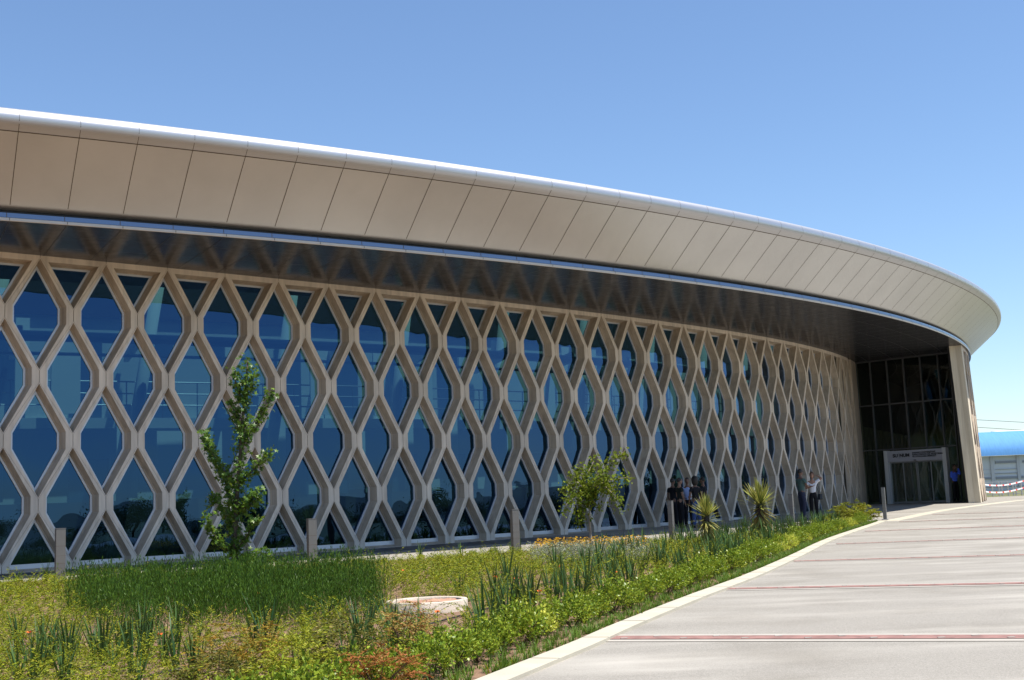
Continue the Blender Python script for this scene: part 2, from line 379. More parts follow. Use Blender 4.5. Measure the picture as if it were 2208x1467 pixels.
# ------------------------------------------------------------------ plan curves of the building
S = 0.75
CP = (-12.592558757, 34.245879185, 0.699117056, 0.001356742732, 9.655215e-05, 1.08235635e-06, 1.91435689)
ALPHA = 0.007983; ZT = 6.711
def make_curve(P0, ph, s0, s1, i0=0.0, n=1600):
    s = np.linspace(s0, s1, n); a = ph(s); ds = s[1] - s[0]
    X = np.concatenate([[0], np.cumsum((np.cos(a[1:]) + np.cos(a[:-1])) / 2) * ds]); Y = np.concatenate([[0], np.cumsum((np.sin(a[1:]) + np.sin(a[:-1])) / 2) * ds])
    X += P0[0] - np.interp(i0, s, X); Y += P0[1] - np.interp(i0, s, Y)
    return s, X, Y, a
_d = CP[6]
sA, XA, YA, PA = make_curve((CP[0], CP[1]), lambda s: CP[2] + CP[3] * s + CP[4] * s ** 2 + CP[5] * s ** 3, -14 * _d, 30 * _d, 0.0)
def wallA(k, z, dep=0.0):
    """main lattice wall: k counts lattice columns, dep is metres behind the front face"""
    s = k * _d; x = np.interp(s, sA, XA) * S; y = np.interp(s, sA, YA) * S; a = np.interp(s, sA, PA); o = z * math.tan(ALPHA) + dep
    return (x - o * math.sin(a), y + o * math.cos(a), z)
LP = (-9.52, 22.0261129, 4.99052688e-01, 1.06767170e-02, 1.13953765e-04, -3.68685400e-08)
def _lph(s):
    a = LP[2] + LP[3] * s + LP[4] * s ** 2 + LP[5] * s ** 3
    return np.where(s < -6, a[np.argmin(abs(s + 6))] + (s + 6) * 0.008, a)
sL, XL, YL, PL = make_curve((LP[0], LP[1]), _lph, -22, 72, 0.0)
def lipc(t, u=0.0, z=0.0):
    x = np.interp(t, sL, XL); y = np.interp(t, sL, YL); a = np.interp(t, sL, PL)
    return (x + u * math.sin(a), y - u * math.cos(a), ZT + z)

bld = empty('exhibition_building', (0, 30, 0), 0, 'long low building with a wavy concrete lattice front and an overhanging metal roof', 'building')
def part(o, p=None):
    p = p or bld; o.parent = p
    return o
class Off(MB): pass
def bpart(mb, name, m, parent=None, smooth=False):
    """building part: geometry written in world coordinates, parented to the building empty"""
    o = mb.build(name, m, None, smooth); o.parent = parent or bld
    root = o.parent
    base = Vector((0, 0, 0)); q = root
    while q is not None: base += q.location; q = q.parent
    me = o.data; me.transform(Matrix.Translation(-base)); return o

# ---- lattice cells
A_, HR, Z0, SV, OV = 1.4358, 1.348, 0.057, 0.125, 0.19        # column spacing, row spacing, lowest row, seam half, opening half side
OW, OT = 0.562, 1.198
CELL = [(A_ / 2 - 0.006, -SV), (A_ / 2 - 0.006, SV), (0, HR - SV), (-A_ / 2 + 0.006, SV), (-A_ / 2 + 0.006, -SV), (0, -HR + SV)]
OPEN = [(OW, -OV), (OW, OV), (0, OT), (-OW, OV), (-OW, -OV), (0, -OT)]
def inset(poly, d):
    """inwards offset of a convex anticlockwise polygon"""
    n = len(poly); o = []
    for i in range(n):
        p0, p1, p2 = Vector(poly[i - 1]), Vector(poly[i]), Vector(poly[(i + 1) % n])
        e1 = (p1 - p0).normalized(); e2 = (p2 - p1).normalized(); n1 = Vector((-e1.y, e1.x)); n2 = Vector((-e2.y, e2.x))
        b = n1 + n2; k = d / max(0.15, (1 + n1.dot(n2))); o.append((p1.x + b.x * k, p1.y + b.y * k))
    return o
def clip(poly, zc, above):
    o = []; n = len(poly)
    for i in range(n):
        a, b = poly[i], poly[(i + 1) % n]; ia = (a[1] >= zc) == above; ib = (b[1] >= zc) == above
        if ia: o.append(a)
        if ia != ib:
            t = (zc - a[1]) / (b[1] - a[1]); o.append((a[0] + (b[0] - a[0]) * t, zc))
    return o
def cells(j):
    """cell and opening outline of lattice row j (local x, world z)"""
    zc = Z0 + HR * j; c = [(x, z + zc) for x, z in CELL]; o = [(x, z + zc) for x, z in OPEN]
    if j == 5: c = clip(c, ZT, False); o = clip(o, ZT - 0.125, False)
    if j == 0: c = clip(c, -0.06, True); o = clip(o, 0.05, True)
    return c, o
FRONT, DEPTH = 0.0, 0.20
def lattice(mb, wall, kc, j):
    c, o = cells(j); P = lambda q, dep: wall(kc + q[0] / A_, q[1], dep)
    # resample the two outlines by angle so that the ring can be bridged
    zc = sum(q[1] for q in o) / len(o)
    vs = []; fs = []
    def ring(poly, dep): b = len(vs); vs.extend(P(q, dep) for q in poly); return list(range(b, b + len(poly)))
    rc = ring(c, 0.0); ro = ring(o, 0.0)
    ins = inset(o, 0.04); ri = ring(ins, DEPTH); ins2 = inset(o, 0.055); rj = ring(ins2, DEPTH); rk = ring(ins2, DEPTH + 0.05)
    nC, nO = len(rc), len(ro)
    # front face: greedy bridge between outline c and o
    import_ang = lambda q: math.atan2((q[1] - zc) * 0.5, q[0])
    ang_c = [import_ang(q) for q in c]; ang_o = [import_ang(q) for q in o]
    ev = sorted([(a, 'c', i) for i, a in enumerate(ang_c)] + [(a, 'o', i) for i, a in enumerate(ang_o)])
    ic = max(range(nC), key=lambda i: ang_c[i]); io = max(range(nO), key=lambda i: ang_o[i])
    for a, w_, i in ev:
        if w_ == 'c': fs.append((rc[ic], rc[i], ro[io])); ic = i
        else: fs.append((rc[ic], ro[i], ro[io])); io = i
    nf = len(fs)
    for i in range(nO):
        k = (i + 1) % nO
        fs.append((ro[i], ro[k], ri[k], ri[i])); fs.append((ri[i], ri[k], rj[k], rj[i])); fs.append((rj[i], rj[k], rk[k], rk[i]))
    # edge of the precast piece (closes the joint) and inner face
    rb = ring(c, 0.05)
    for i in range(nC):
        k = (i + 1) % nC; fs.append((rc[i], rb[i], rb[k], rc[k]))
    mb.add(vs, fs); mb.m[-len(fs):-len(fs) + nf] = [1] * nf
def window(wall, kc, j, glass, parent, store=None):
    c, o = cells(j); P = lambda q, dep: wall(kc + q[0] / A_, q[1], dep)
    o = inset(o, 0.055); d0, d1 = DEPTH + 0.035, DEPTH + 0.075
    fw = 0.045
    a = o; b = inset(o, fw)
    if j == 0: b = [(x, max(z, 0.05 + 0.055 + fw + 0.05)) for x, z in b]
    ta, tb_, tc_ = random.uniform(-0.006, 0.006), random.uniform(-0.004, 0.004), random.uniform(-0.003, 0.003)
    fr = store[0] if store else MB(); pn = store[1] if store else MB()
    vs = [P(q, d0) for q in a] + [P(q, d0) for q in b] + [P(q, d1) for q in b]; n = len(a); fs = []
    for i in range(n):
        k = (i + 1) % n; fs.append((i, k, n + k, n + i)); fs.append((n + i, n + k, 2 * n + k, 2 * n + i))
    fr.add(vs, fs); cx = sum(q[0] for q in b) / n
    pn.add([P(q, d1 - 0.010 + ta * q[0] + tb_ * (q[1] - Z0 - HR * j)) for q in b], [tuple(range(n))])
    if store is None:
        f = bpart(fr, 'window', m_frame, parent); p = bpart(pn, 'pane', glass, f)
mb = MB(); todo = []
for j in range(6):
    off = 0.0 if j % 2 else -0.5
    for k in range(-12, 28):
        kc = k + off
        if kc > 25.6: continue
        lattice(mb, wallA, kc, j); todo.append((kc, j))
# solid ribs behind the cells so that the wall has depth towards the rooms
bk = MB()
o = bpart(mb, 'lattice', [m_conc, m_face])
todo.sort(key=lambda q: (not (-1.6 < q[0]), q[0] + (0.2 if q[1] in (0, 5) else 0)))
store = (MB(), MB())
for i, (kc, j) in enumerate(todo):
    if i < 99: window(wallA, kc, j, m_glass, bld)
    else: window(wallA, kc, j, m_glass, bld, store)
f = bpart(store[0], 'window', m_frame); f['kind'] = 'stuff'; p = bpart(store[1], 'pane', m_glass, f); p['kind'] = 'stuff'
# end return of the lattice wall at the entrance
mb = MB(); KF = (24.04, 24.5, 25.0, 25.5, 26.02); q = [wallA(k_, z_, 0.06) for z_ in (-0.05, ZT) for k_ in KF]; mb.add(q, [(i, i + 1, i + 6, i + 5) for i in range(4)]); e0, e1 = 26.0, 27.5
q = [wallA(e0, -0.05, 0), wallA(e1, -0.05, 0), wallA(e1, -0.05, 0.5), wallA(e0, -0.05, 0.5)]; q2 = [wallA(e0, ZT, 0), wallA(e1, ZT, 0), wallA(e1, ZT, 0.5), wallA(e0, ZT, 0.5)]
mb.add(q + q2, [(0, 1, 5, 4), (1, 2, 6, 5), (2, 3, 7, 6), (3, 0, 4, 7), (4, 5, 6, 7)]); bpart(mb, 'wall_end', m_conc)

# ---- soffit, lip, fascia and rounded edge
def sweep(name, prof, m, t0=-22, t1=71, step=0.35, smooth=True, parent=None):
    T = np.arange(t0, t1 + 1e-6, step); vs = []; fs = []; n = len(prof)
    for t in T:
        for (u, z) in prof: vs.append(lipc(t, u, z))
    for i in range(len(T) - 1):
        for k in range(n - 1): a = i * n + k; fs.append((a, a + 1, a + n + 1, a + n))
    mb = MB(); mb.add(vs, fs); return bpart(mb, name, m, parent, smooth)
mb = MB(); vs = []; fs = []                               # flat soffit from the lip to behind the walls
T = np.arange(-22, 71.1, 0.7)
for t in T:
    for u in (0.0, -3.0, -5.9, -6.0 if t < 40 else -8.8): vs.append(lipc(t, u, 0.0))
for i in range(len(T) - 1):
    for k in range(3): a = i * 4 + k; fs.append((a, a + 4, a + 5, a + 1))
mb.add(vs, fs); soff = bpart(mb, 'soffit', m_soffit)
sweep('lip_band', [(-0.004, -0.012), (0.006, 0.0), (0.006, 0.048), (-0.01, 0.052), (-0.01, 0.056)], m_band, smooth=False)
sweep('lip_ledge', [(0.0, 0.058), (-0.012, 0.148)], m_lip, smooth=False)
sweep('lip_shade_groove', [(-0.012, 0.148), (-0.15, 0.15), (-0.15, 0.219), (-0.13, 0.221)], m_dark, smooth=False)  # near-black color stands in for the shade inside the groove
fas = sweep('fascia', [(-0.13, 0.221), (-0.09, 0.228), (-0.045, 0.242), (0.0, 0.266), (0.05, 0.303), (0.12, 0.363), (0.30, 0.522), (0.60, 0.789), (0.90, 1.054), (1.25, 1.36)], m_fascia)
sweep('roof_edge', [(1.25, 1.36), (1.31, 1.412), (1.355, 1.455), (1.385, 1.495), (1.402, 1.54), (1.408, 1.59), (1.402, 1.64), (1.382, 1.69), (1.345, 1.735), (1.29, 1.77), (1.22, 1.79), (1.12, 1.80)], m_nose)
sweep('roof_deck', [(1.12, 1.80), (-1.5, 1.95), (-5.95, 2.0), (-6.05, 1.2), (-6.05, 0.02)], m_deck, step=1.4, smooth=False)
sweep('roof_deck', [(-6.05, 1.9), (-24, 2.0)], m_deck, t0=40, t1=48, step=2.0, smooth=False)
sweep('roof_deck', [(-8.2, 1.5), (-8.3, 1.6), (-24, 1.9)], m_deck, t0=-22, t1=40, step=2.8, smooth=False)  # unseen gap before this deck, added to let sun onto the inner wall
# joints: measured panel rhythm along the lip
JT0, JS = 0.175, 1.0355
jm = MB(); sm = MB()
def ribbon(mb, fn, pts, w, nrm):
    vs = []; 
    for (t, u, z) in pts:
        a = np.interp(t, sL, PL); p = Vector(fn(t, u, z)); tx = Vector((math.cos(a), math.sin(a), 0)); n = Vector((nrm[0] * math.sin(a), -nrm[0] * math.cos(a), nrm[1])).normalized() * 0.003
        vs.append(p + n - tx * w / 2); vs.append(p + n + tx * w / 2)
    mb.add(vs, [(2 * i, 2 * i + 1, 2 * i + 3, 2 * i + 2) for i in range(len(pts) - 1)])
ts = [JT0 + JS * i for i in range(-20, 66)]
for t in ts:
    ribbon(jm, lipc, [(t, 0.04, 0.295), (t, 0.12, 0.363), (t, 1.25, 1.36)], 0.013, (0.66, -0.75))
    ribbon(jm, lipc, [(t, 1.25, 1.36), (t, 1.355, 1.455), (t, 1.402, 1.54)], 0.010, (0.85, -0.5))
    ribbon(jm, lipc, [(t, 1.402, 1.54), (t, 1.408, 1.59), (t, 1.402, 1.64), (t, 1.382, 1.69), (t, 1.345, 1.735)], 0.006, (0.95, 0.2))
    ribbon(jm, lipc, [(t, 0.006, 0.0), (t, 0.006, 0.048)], 0.012, (1, 0)); ribbon(jm, lipc, [(t - 0.05, 0.0, 0.058), (t - 0.05, -0.012, 0.148)], 0.012, (1, 0.1))
    ribbon(sm, lipc, [(t, -0.02, 0.0), (t, -5.85, 0.0)], 0.012, (0, -1))
vs = []
TT = np.arange(-21, 70, 0.5)
for t in TT:
    for du, dz in ((1.243, 1.354), (1.257, 1.366)): p = lipc(t, du + 0.002, dz - 0.003); vs.append(p)
jm.add(vs, [(2 * i, 2 * i + 1, 2 * i + 3, 2 * i + 2) for i in range(len(TT) - 1)])
bpart(jm, 'panel_joint', m_joint)
for u in (-1.1, -2.2, -3.3, -4.4, -5.5):
    vs = []
    for t in TT:
        vs.append(lipc(t, u, -0.002)); vs.append(lipc(t, u - 0.010, -0.002))
    sm.add(vs, [(2 * i, 2 * i + 1, 2 * i + 3, 2 * i + 2) for i in range(len(TT) - 1)])
bpart(sm, 'soffit_joint', m_sjoint)
# ---- rooms behind the main wall
def vwall(name, u, z0, z1, t0, t1, m, step=1.0, parent=None):
    T = np.arange(t0, t1 + 1e-6, step); vs = []
    for t in T: vs.append(lipc(t, u, z0 - ZT)); vs.append(lipc(t, u, z1 - ZT))
    mb = MB(); mb.add(vs, [(2 * i, 2 * i + 2, 2 * i + 3, 2 * i + 1) for i in range(len(T) - 1)]); return bpart(mb, name, m, parent)
def hslab(name, u0, u1, z0, z1, t0, t1, m, step=1.0, parent=None):
    T = np.arange(t0, t1 + 1e-6, step); vs = []; fs = []
    for t in T:
        for u, z in ((u0, z0), (u0, z1), (u1, z1), (u1, z0)): vs.append(lipc(t, u, z - ZT))
    for i in range(len(T) - 1):
        for k in range(4): a = i * 4 + k; b = i * 4 + (k + 1) % 4; fs.append((a, b, b + 4, a + 4))
    fs.append((0, 3, 2, 1)); n = (len(T) - 1) * 4; fs.append((n, n + 1, n + 2, n + 3))
    mb = MB(); mb.add(vs, fs); return bpart(mb, name, m, parent)
iw = vwall('inner_wall', -8.6, 0.0, 8.3, -22, 40, m_inwall)
vwall('inner_shade_strip', -8.52, 0.0, 1.5, -22, 40, m_inner_dark)  # added dark sheet, stands in for shade low on the inner wall
vwall('inner_shade_band', -8.5, 6.3, 8.3, -22, 40, m_inner_dark)  # added dark sheet, puts the sunlit top of the wall in shade
hslab('inner_floor', -2.5, -8.6, 0.0, 0.045, -22, 39, mat('inner_floor', (0.05, 0.05, 0.05), 0.5))
vs = []; KK = np.linspace(-11, 27.2, 60); mb = MB()
for k in KK:
    q = wallA(k, ZT - 0.006, 0.30); vs.append(q); i_ = np.argmin(np.hypot(XL - q[0], YL - q[1])); vs.append(lipc(sL[i_], -6.0, -0.006))
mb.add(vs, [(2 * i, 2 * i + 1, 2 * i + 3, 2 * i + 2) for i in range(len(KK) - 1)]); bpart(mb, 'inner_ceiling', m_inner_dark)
hslab('gallery', -8.1, -8.6, 3.35, 3.62, -22, 38, m_slab)
mb = MB()
for t in np.arange(-21.5, 38, 1.03):
    mb.tube([lipc(t, -8.12, 3.62 - ZT), lipc(t, -8.12, 4.55 - ZT)], 0.018, 5)
for z in (4.56, 4.25, 3.95): mb.tube([lipc(t, -8.12, z - ZT) for t in np.arange(-21.5, 38, 1.03)], 0.02, 5)
bpart(mb, 'gallery_railing', m_mull)
for i, t in enumerate(np.arange(-20, 38, 4.1)):
    mb = MB(); mb.tube([lipc(t - 0.9, -7.4, -ZT + 0.04), lipc(t + 0.5, -7.4, 1.2)], 0.16, 12); bpart(mb, 'leaning_column', m_inwall, None, True)
mb = MB(); random.seed(31); t = -21.0                              # pale blinds and wall panels standing behind the glass
while t < 38:
    w_ = random.uniform(0.25, 0.9); z0, z1 = random.choice(((1.55, 3.9), (3.7, 6.1), (3.7, 5.6), (1.6, 3.25)))
    u_ = random.uniform(-8.05, -7.75); a = Vector(lipc(t, u_, z0 - ZT)); b = Vector(lipc(t + w_, u_, z0 - ZT)); c_ = (b - a) * 0.03
    h_ = Vector((0, 0, z1 - z0)); n_ = Vector((0.03, -0.03, 0)); mb.add([a, b, b + h_, a + h_, a + n_, b + n_, b + n_ + h_, a + n_ + h_], [(0, 1, 2, 3), (4, 5, 6, 7), (0, 1, 5, 4), (3, 2, 6, 7), (0, 3, 7, 4), (1, 2, 6, 5)]); t += w_ + random.uniform(0.1, 1.0)
bpart(mb, 'blind', mat('pale_blind', (0.85, 0.86, 0.84), 0.8))
mb = MB()
for t in np.arange(-20.5, 38, 3.1): mb.beam(lipc(t, -8.4, 5.25 - ZT), lipc(t, -6.75, 5.6 - ZT), 0.12, 0.3)
mb.tube([lipc(t, -6.8, 5.5 - ZT) for t in np.arange(-21.5, 38, 1.0)], 0.13, 8); mb.tube([lipc(t, -7.0, 5.1 - ZT) for t in np.arange(-21.5, 38, 1.0)], 0.045, 6)
bpart(mb, 'roof_gap_frame', m_inwall)  # beams and tubes under the added roof gap
mb = MB(); random.seed(3)
for t in np.arange(-20, 38, 2.07):                                   # doors and internal windows in the inner wall
    for (z0, z1, w_) in ((3.62, 5.7, 0.9), (0.05, 2.6, 1.1)):
        if random.random() < 0.2: continue
        a = Vector(lipc(t, -8.57, z0 - ZT)); b = Vector(lipc(t + w_, -8.57, z0 - ZT)); h_ = Vector((0, 0, z1 - z0))
        mb.add([a, b, b + h_, a + h_], [(0, 1, 2, 3)])
bpart(mb, 'inner_doorway', mat('inner_glazed_door', (0.05, 0.09, 0.13), 0.3))
a = Vector(lipc(40, -5.0, -ZT)); b = Vector(lipc(40, -8.7, -ZT)); mb = MB(); mb.add([a, b, b + Vector((0, 0, 8.2)), a + Vector((0, 0, 8.2))], [(0, 1, 2, 3)])
bpart(mb, 'inner_wall', m_inner_dark)

# ---- second lattice wall, right of the entrance
TB0 = 39.95; LEAN = 0.035
def wallB(k, z, dep=0.0):
    x, y, _ = lipc(TB0 + k * A_, -0.10 - dep + (ZT - z) * LEAN); return (x, y, z)
mb = MB(); n = 12; vs = []; fs = []
for i in range(n + 1):                                               # the solid pier that ends the wall, slightly hollowed on its near face
    z = -0.1 + (ZT + 0.1) * i / n
    for k, dep in ((0, 0), (0.02, 0.235), (0, 0.47), (0.36, 0.47), (0.36, 0)): vs.append(wallB(k, z, dep))
for i in range(n):
    for k in range(5): a = i * 5 + k; b = i * 5 + (k + 1) % 5; fs.append((a, b, b + 5, a + 5))
mb.add(vs, fs); bpart(mb, 'pier', m_conc_end)
mb = MB(); td = []
for j in range(6):
    off = 0.86 if j % 2 else 1.36
    for k in range(0, 15): lattice(mb, wallB, k + off, j); td.append((k + off, j))
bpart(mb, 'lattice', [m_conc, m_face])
st = (MB(), MB())
for kc, j in td: window(wallB, kc, j, m_glass, bld, st)
f = bpart(st[0], 'window', m_frame); f['kind'] = 'stuff'; p = bpart(st[1], 'pane', m_dglass, f); p['kind'] = 'stuff'

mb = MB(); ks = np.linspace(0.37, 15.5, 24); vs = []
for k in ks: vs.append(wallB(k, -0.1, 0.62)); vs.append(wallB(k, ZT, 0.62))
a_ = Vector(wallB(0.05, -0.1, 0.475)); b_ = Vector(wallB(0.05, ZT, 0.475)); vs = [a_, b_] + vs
mb.add(vs, [(2 * i, 2 * i + 2, 2 * i + 3, 2 * i + 1) for i in range(len(vs) // 2 - 1)]); bpart(mb, 'lobby_shade_sheet', m_inner_dark)  # added dark sheet, stands in for the unlit inside of this lattice
def wallC(k, z, dep=0.0):                                            # lattice on the courtyard side of the lobby
    s_ = k * A_; return (15.95 + s_ * 0.437 - dep * 0.9, 56.3 + s_ * 0.90 + dep * 0.437, z)
mb = MB(); td = []
for j in range(0, 4):
    for k in range(0, 13): kc = k + (0.5 if j % 2 else 0.0); lattice(mb, wallC, kc, j); lattice(mb, lambda k2, z, dep=0.0: wallC(k2, z, 0.42 - dep), kc, j); td.append((kc, j))
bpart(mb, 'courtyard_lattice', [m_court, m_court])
st = (MB(), MB())
for kc, j in td: window(wallC, kc, j, m_dglass, bld, st)
f = bpart(st[0], 'window', m_gasket); f['kind'] = 'stuff'; p = bpart(st[1], 'pane', m_cglass, f); p['kind'] = 'stuff'
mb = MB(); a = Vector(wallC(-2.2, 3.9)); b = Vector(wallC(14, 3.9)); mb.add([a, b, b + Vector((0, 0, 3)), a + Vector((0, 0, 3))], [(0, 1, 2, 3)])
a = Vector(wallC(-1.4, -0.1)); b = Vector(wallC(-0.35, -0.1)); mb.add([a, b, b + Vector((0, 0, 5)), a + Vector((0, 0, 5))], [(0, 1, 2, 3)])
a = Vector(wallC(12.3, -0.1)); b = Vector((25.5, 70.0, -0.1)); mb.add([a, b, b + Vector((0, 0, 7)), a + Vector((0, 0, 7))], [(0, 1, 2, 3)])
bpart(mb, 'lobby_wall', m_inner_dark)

# ---- entrance glazing
EA = Vector((15.70, 54.92, 0)); EB = Vector((18.98, 51.98, 0)); ew = (EB - EA).length; ee = (EB - EA).normalized(); en = Vector((ee.y, -ee.x, 0))
if en.y > 0: en = -en
def E(s, z, d=0.0): return EA + ee * s + en * d + Vector((0, 0, z))
def epx(px, py, d=0.0):
    o = Vector((0, 0, EYE)); r = Vector(ray(px, py)); t = (EA + en * d - o).dot(en) / r.dot(en); p = o + r * t
    return (p - EA).dot(ee), p.z
ent = bpart(MB(), 'entrance_glazing', m_steel)
ms = [epx(x, 775)[0] for x in (1844, 1874.4, 1910.4, 1946.4, 1983.2, 2021.6)] + [ew - 0.02]
z2 = epx(1960, 868)[1]; z1 = epx(1960, 967)[1]; zb = zg(53) - 0.02
fr = MB()
for s in ms: fr.beam(E(s, zb), E(s, ZT), 0.045, 0.12, up=en)
for z in (z1, z2, ZT - 0.03): fr.beam(E(0, z), E(ew, z), 0.12, 0.055, up=(0, 0, 1))
bpart(fr, 'mullions', m_mull, ent)
zs_ = [zb, z1, z2, ZT]
ps, pe = epx(1905, 985)[0], epx(2042, 970)[0]
for a, b in zip(ms, ms[1:]):
    for z0_, z1_ in zip(zs_, zs_[1:]):
        mb = MB(); mb.add([E(a, z0_, -0.03), E(b, z0_, -0.03), E(b, z1_, -0.03), E(a, z1_, -0.03)], [(0, 1, 2, 3)])
        bpart(mb, 'pane', m_eglass, ent)
# portal of the sliding doors
PD = 0.32
ls, lz0 = epx(1914, 1090, PD); le, _ = epx(2049, 1086, PD); _, ht = epx(1975, 970, PD); _, hb = epx(1975, 994, PD)
por = bpart(MB(), 'door_portal', m_portal)
mb = MB()
JW = 0.17
for s in (ls + JW / 2, le - JW / 2):
    mb = MB(); mb.beam(E(s, zb, PD / 2), E(s, ht + 0.03, PD / 2), JW, PD, up=en); bpart(mb, 'jamb', m_portal_l, por)
mb = MB(); c = E((ls + le) / 2, (hb + ht) / 2, PD / 2); mb.beam(E(ls + JW, (hb + ht) / 2, PD / 2 - 0.01), E(le - JW, (hb + ht) / 2, PD / 2 - 0.01), PD, ht - hb, up=(0, 0, 1))
bpart(mb, 'header_sign', m_portal, por)
def text(body, size, s, z, m, parent, bold=0.0, width=1.0):
    cu = bpy.data.curves.new('lettering', 'FONT'); cu.body = body; cu.size = size; cu.extrude = 0.004; cu.offset = bold; cu.space_character = 1.02
    tmp = bpy.data.objects.new('tmp', cu); COL.objects.link(tmp)
    dg = bpy.context.evaluated_depsgraph_get(); me = bpy.data.meshes.new_from_object(tmp.evaluated_get(dg)); bpy.data.objects.remove(tmp)
    p = E(s, z, PD + 0.002); mt = Matrix.Identity(4)
    up = Vector((0, 0, 1))
    for i in range(3): mt[i][0] = ee[i] * width; mt[i][1] = up[i]; mt[i][2] = en[i]; mt[i][3] = p[i]
    me.transform(mt); me.materials.clear(); me.materials.append(m)
    o = bpy.data.objects.new('lettering', me); COL.objects.link(o)
    q = parent; base = Vector((0, 0, 0))
    while q is not None: base += q.location; q = q.parent
    me.transform(Matrix.Translation(-base)); o.parent = parent; return o
s0, zt0 = epx(1926, 985, PD); s1, _ = epx(1959.5, 981, PD); s2, zl = epx(1962, 978, PD); s3, _ = epx(2019, 976, PD)
hs = bld
zc_ = (ht + hb) / 2 + 0.03
t_ = text('SU', 0.20, s0 - 0.02, zc_ - 0.07, m_dark, por, 0.008, 1.0); t_ = text('NUM', 0.20, s0 + 0.295, zc_ - 0.07, m_dark, por, 0.008, 1.0)
mb = MB(); mb.beam(E(s0 + 0.268, zc_ - 0.13, PD + 0.004), E(s0 + 0.268, zc_ + 0.13, PD + 0.004), 0.008, 0.006, up=en); bpart(mb, 'lettering', m_dark, por)
for i, tx in enumerate(('SABANCI ÜNİVERSİTESİ', 'NANOTEKNOLOJİ ARAŞTIRMA', 'VE UYGULAMA MERKEZİ')):
    text(tx, 0.093, s2 + 0.10, zc_ + 0.055 - 0.085 * i, m_dark, por, 0.003, 1.02)
sx, sz = epx(1973, 990, PD); mb = MB(); mb.lathe([(0.001, 0.03), (0.05, 0.02), (0.07, 0.0), (0.001, -0.015)], 12, c=E(sx, hb + 0.03, PD + 0.03)); bpart(mb, 'door_sensor', m_dark, por)
dl, dr = ls + JW, le - JW; dm = (dl + dr) / 2; zf = zg(54)
for a, b in ((dl, dm - 0.01), (dm + 0.01, dr)):
    fr = MB(); D = 0.12
    for s in (a + 0.02, b - 0.02, (a + b) / 2 if b - a > 1 else a + 0.02): fr.beam(E(s, zf, D), E(s, hb, D), 0.035, 0.04, up=en)
    for z in (zf + 0.05, hb - 0.02): fr.beam(E(a, z, D), E(b, z, D), 0.04, 0.07, up=(0, 0, 1))
    d = bpart(fr, 'sliding_door', m_steel)
    mb = MB(); mb.add([E(a, zf, D), E(b, zf, D), E(b, hb, D), E(a, hb, D)], [(0, 1, 2, 3)]); bpart(mb, 'pane', m_dglass, d)

# ------------------------------------------------------------------ bollards along the walkway
BP = [((116, 136), 1141, 1257), ((661, 680), 1120, 1230), ((1101, 1118), 1100, 1195), ((1438, 1456), 1081, 1170), ((1699, 1716), 1066, 1148), ((1899, 1913), 1052, 1121)]
side = ['beside the small yellow-green shrubs at the left edge of the bed', 'just right of the tall narrow tree', 'between the tall tree and the small leaning tree',
        'in front of the huddled group of people', 'just left of the man in the green shirt', 'standing alone past the tip of the planted bed']
for i, ((xa, xb), yt, yb) in enumerate(BP):
    p = at((xa + xb) / 2 + 3, yb); dist = p.y; H = 0.93
    for _ in range(3):                                              # seat it so that the top meets the photo
        q = atd((xa + xb) / 2, yt, p.y); H = max(0.85, min(1.02, q.z - zg(p.y)))
    ang = math.atan2(*(wk[4] - wk[3]).yx) + 0.12 if i < 3 else math.atan2(*(wk[8] - wk[6]).yx) + 0.35
    b = empty('bollard_light', (p.x, p.y, zg(p.y)), ang, 'square grey metal bollard ' + side[i], 'bollard', 'bollards along the walkway')
    mb = MB(); mb.box((0, 0, H / 2), (0.165, 0.10, H), taper=1.0); o = mb.build('post', m_boll, b)
    bv = o.modifiers.new('b', 'BEVEL'); bv.width = 0.006; bv.segments = 2
    mb = MB(); mb.box((0, 0, H + 0.006), (0.172, 0.107, 0.012)); mb.build('cap', m_boll, b)
    mb = MB()
    for z in (H * 0.68, H * 0.5, H * 0.36): mb.box((0, 0, z), (0.1665, 0.1015, 0.005))
    mb.build('seam', m_joint, b)
    mb = MB(); mb.box((0, 0, 0.012), (0.26, 0.19, 0.018)); mb.build('base_plate', m_steel, b)

# ------------------------------------------------------------------ concrete ring in the bed
pc = at(921, 1320); rad = (at(999, 1320) - at(843, 1320)).length / 2
rg = empty('well_ring', (pc.x, pc.y + 0.02, 0.0), 0, 'low round concrete well ring filled with reddish soil in the planted bed', 'well ring')
mb = MB(); h_ = 0.125
mb.lathe([(rad, -0.05), (rad, h_ - 0.008), (rad - 0.008, h_), (rad - 0.055, h_), (rad - 0.062, h_ - 0.008), (rad - 0.064, 0.0)], 64)
mb.build('ring', mat('ring_concrete', (0.50, 0.43, 0.35), 0.85, var=0.16, scale=9, bump=0.3, bscale=60), rg, True)
mb = MB(); nn = 40; vs = [(0, 0, h_ - 0.02)]; random.seed(5)
for rr in (0.3, 0.6, 0.85, 1.0):
    for k in range(nn): vs.append(((rad - 0.08) * rr * math.cos(k * 2 * math.pi / nn), (rad - 0.08) * rr * math.sin(k * 2 * math.pi / nn), h_ - 0.022 + random.uniform(-.012, .012)))
fs = [(0, 1 + k, 1 + (k + 1) % nn) for k in range(nn)]
for q in range(3):
    for k in range(nn): a = 1 + q * nn + k; b = 1 + q * nn + (k + 1) % nn; fs.append((a, a + nn, b + nn, b))
mb.add(vs, fs); mb.build('soil', mat('ring_soil', (0.30, 0.15, 0.10), 0.95, col2=(0.42, 0.26, 0.17), scale=12, bump=0.6), rg)

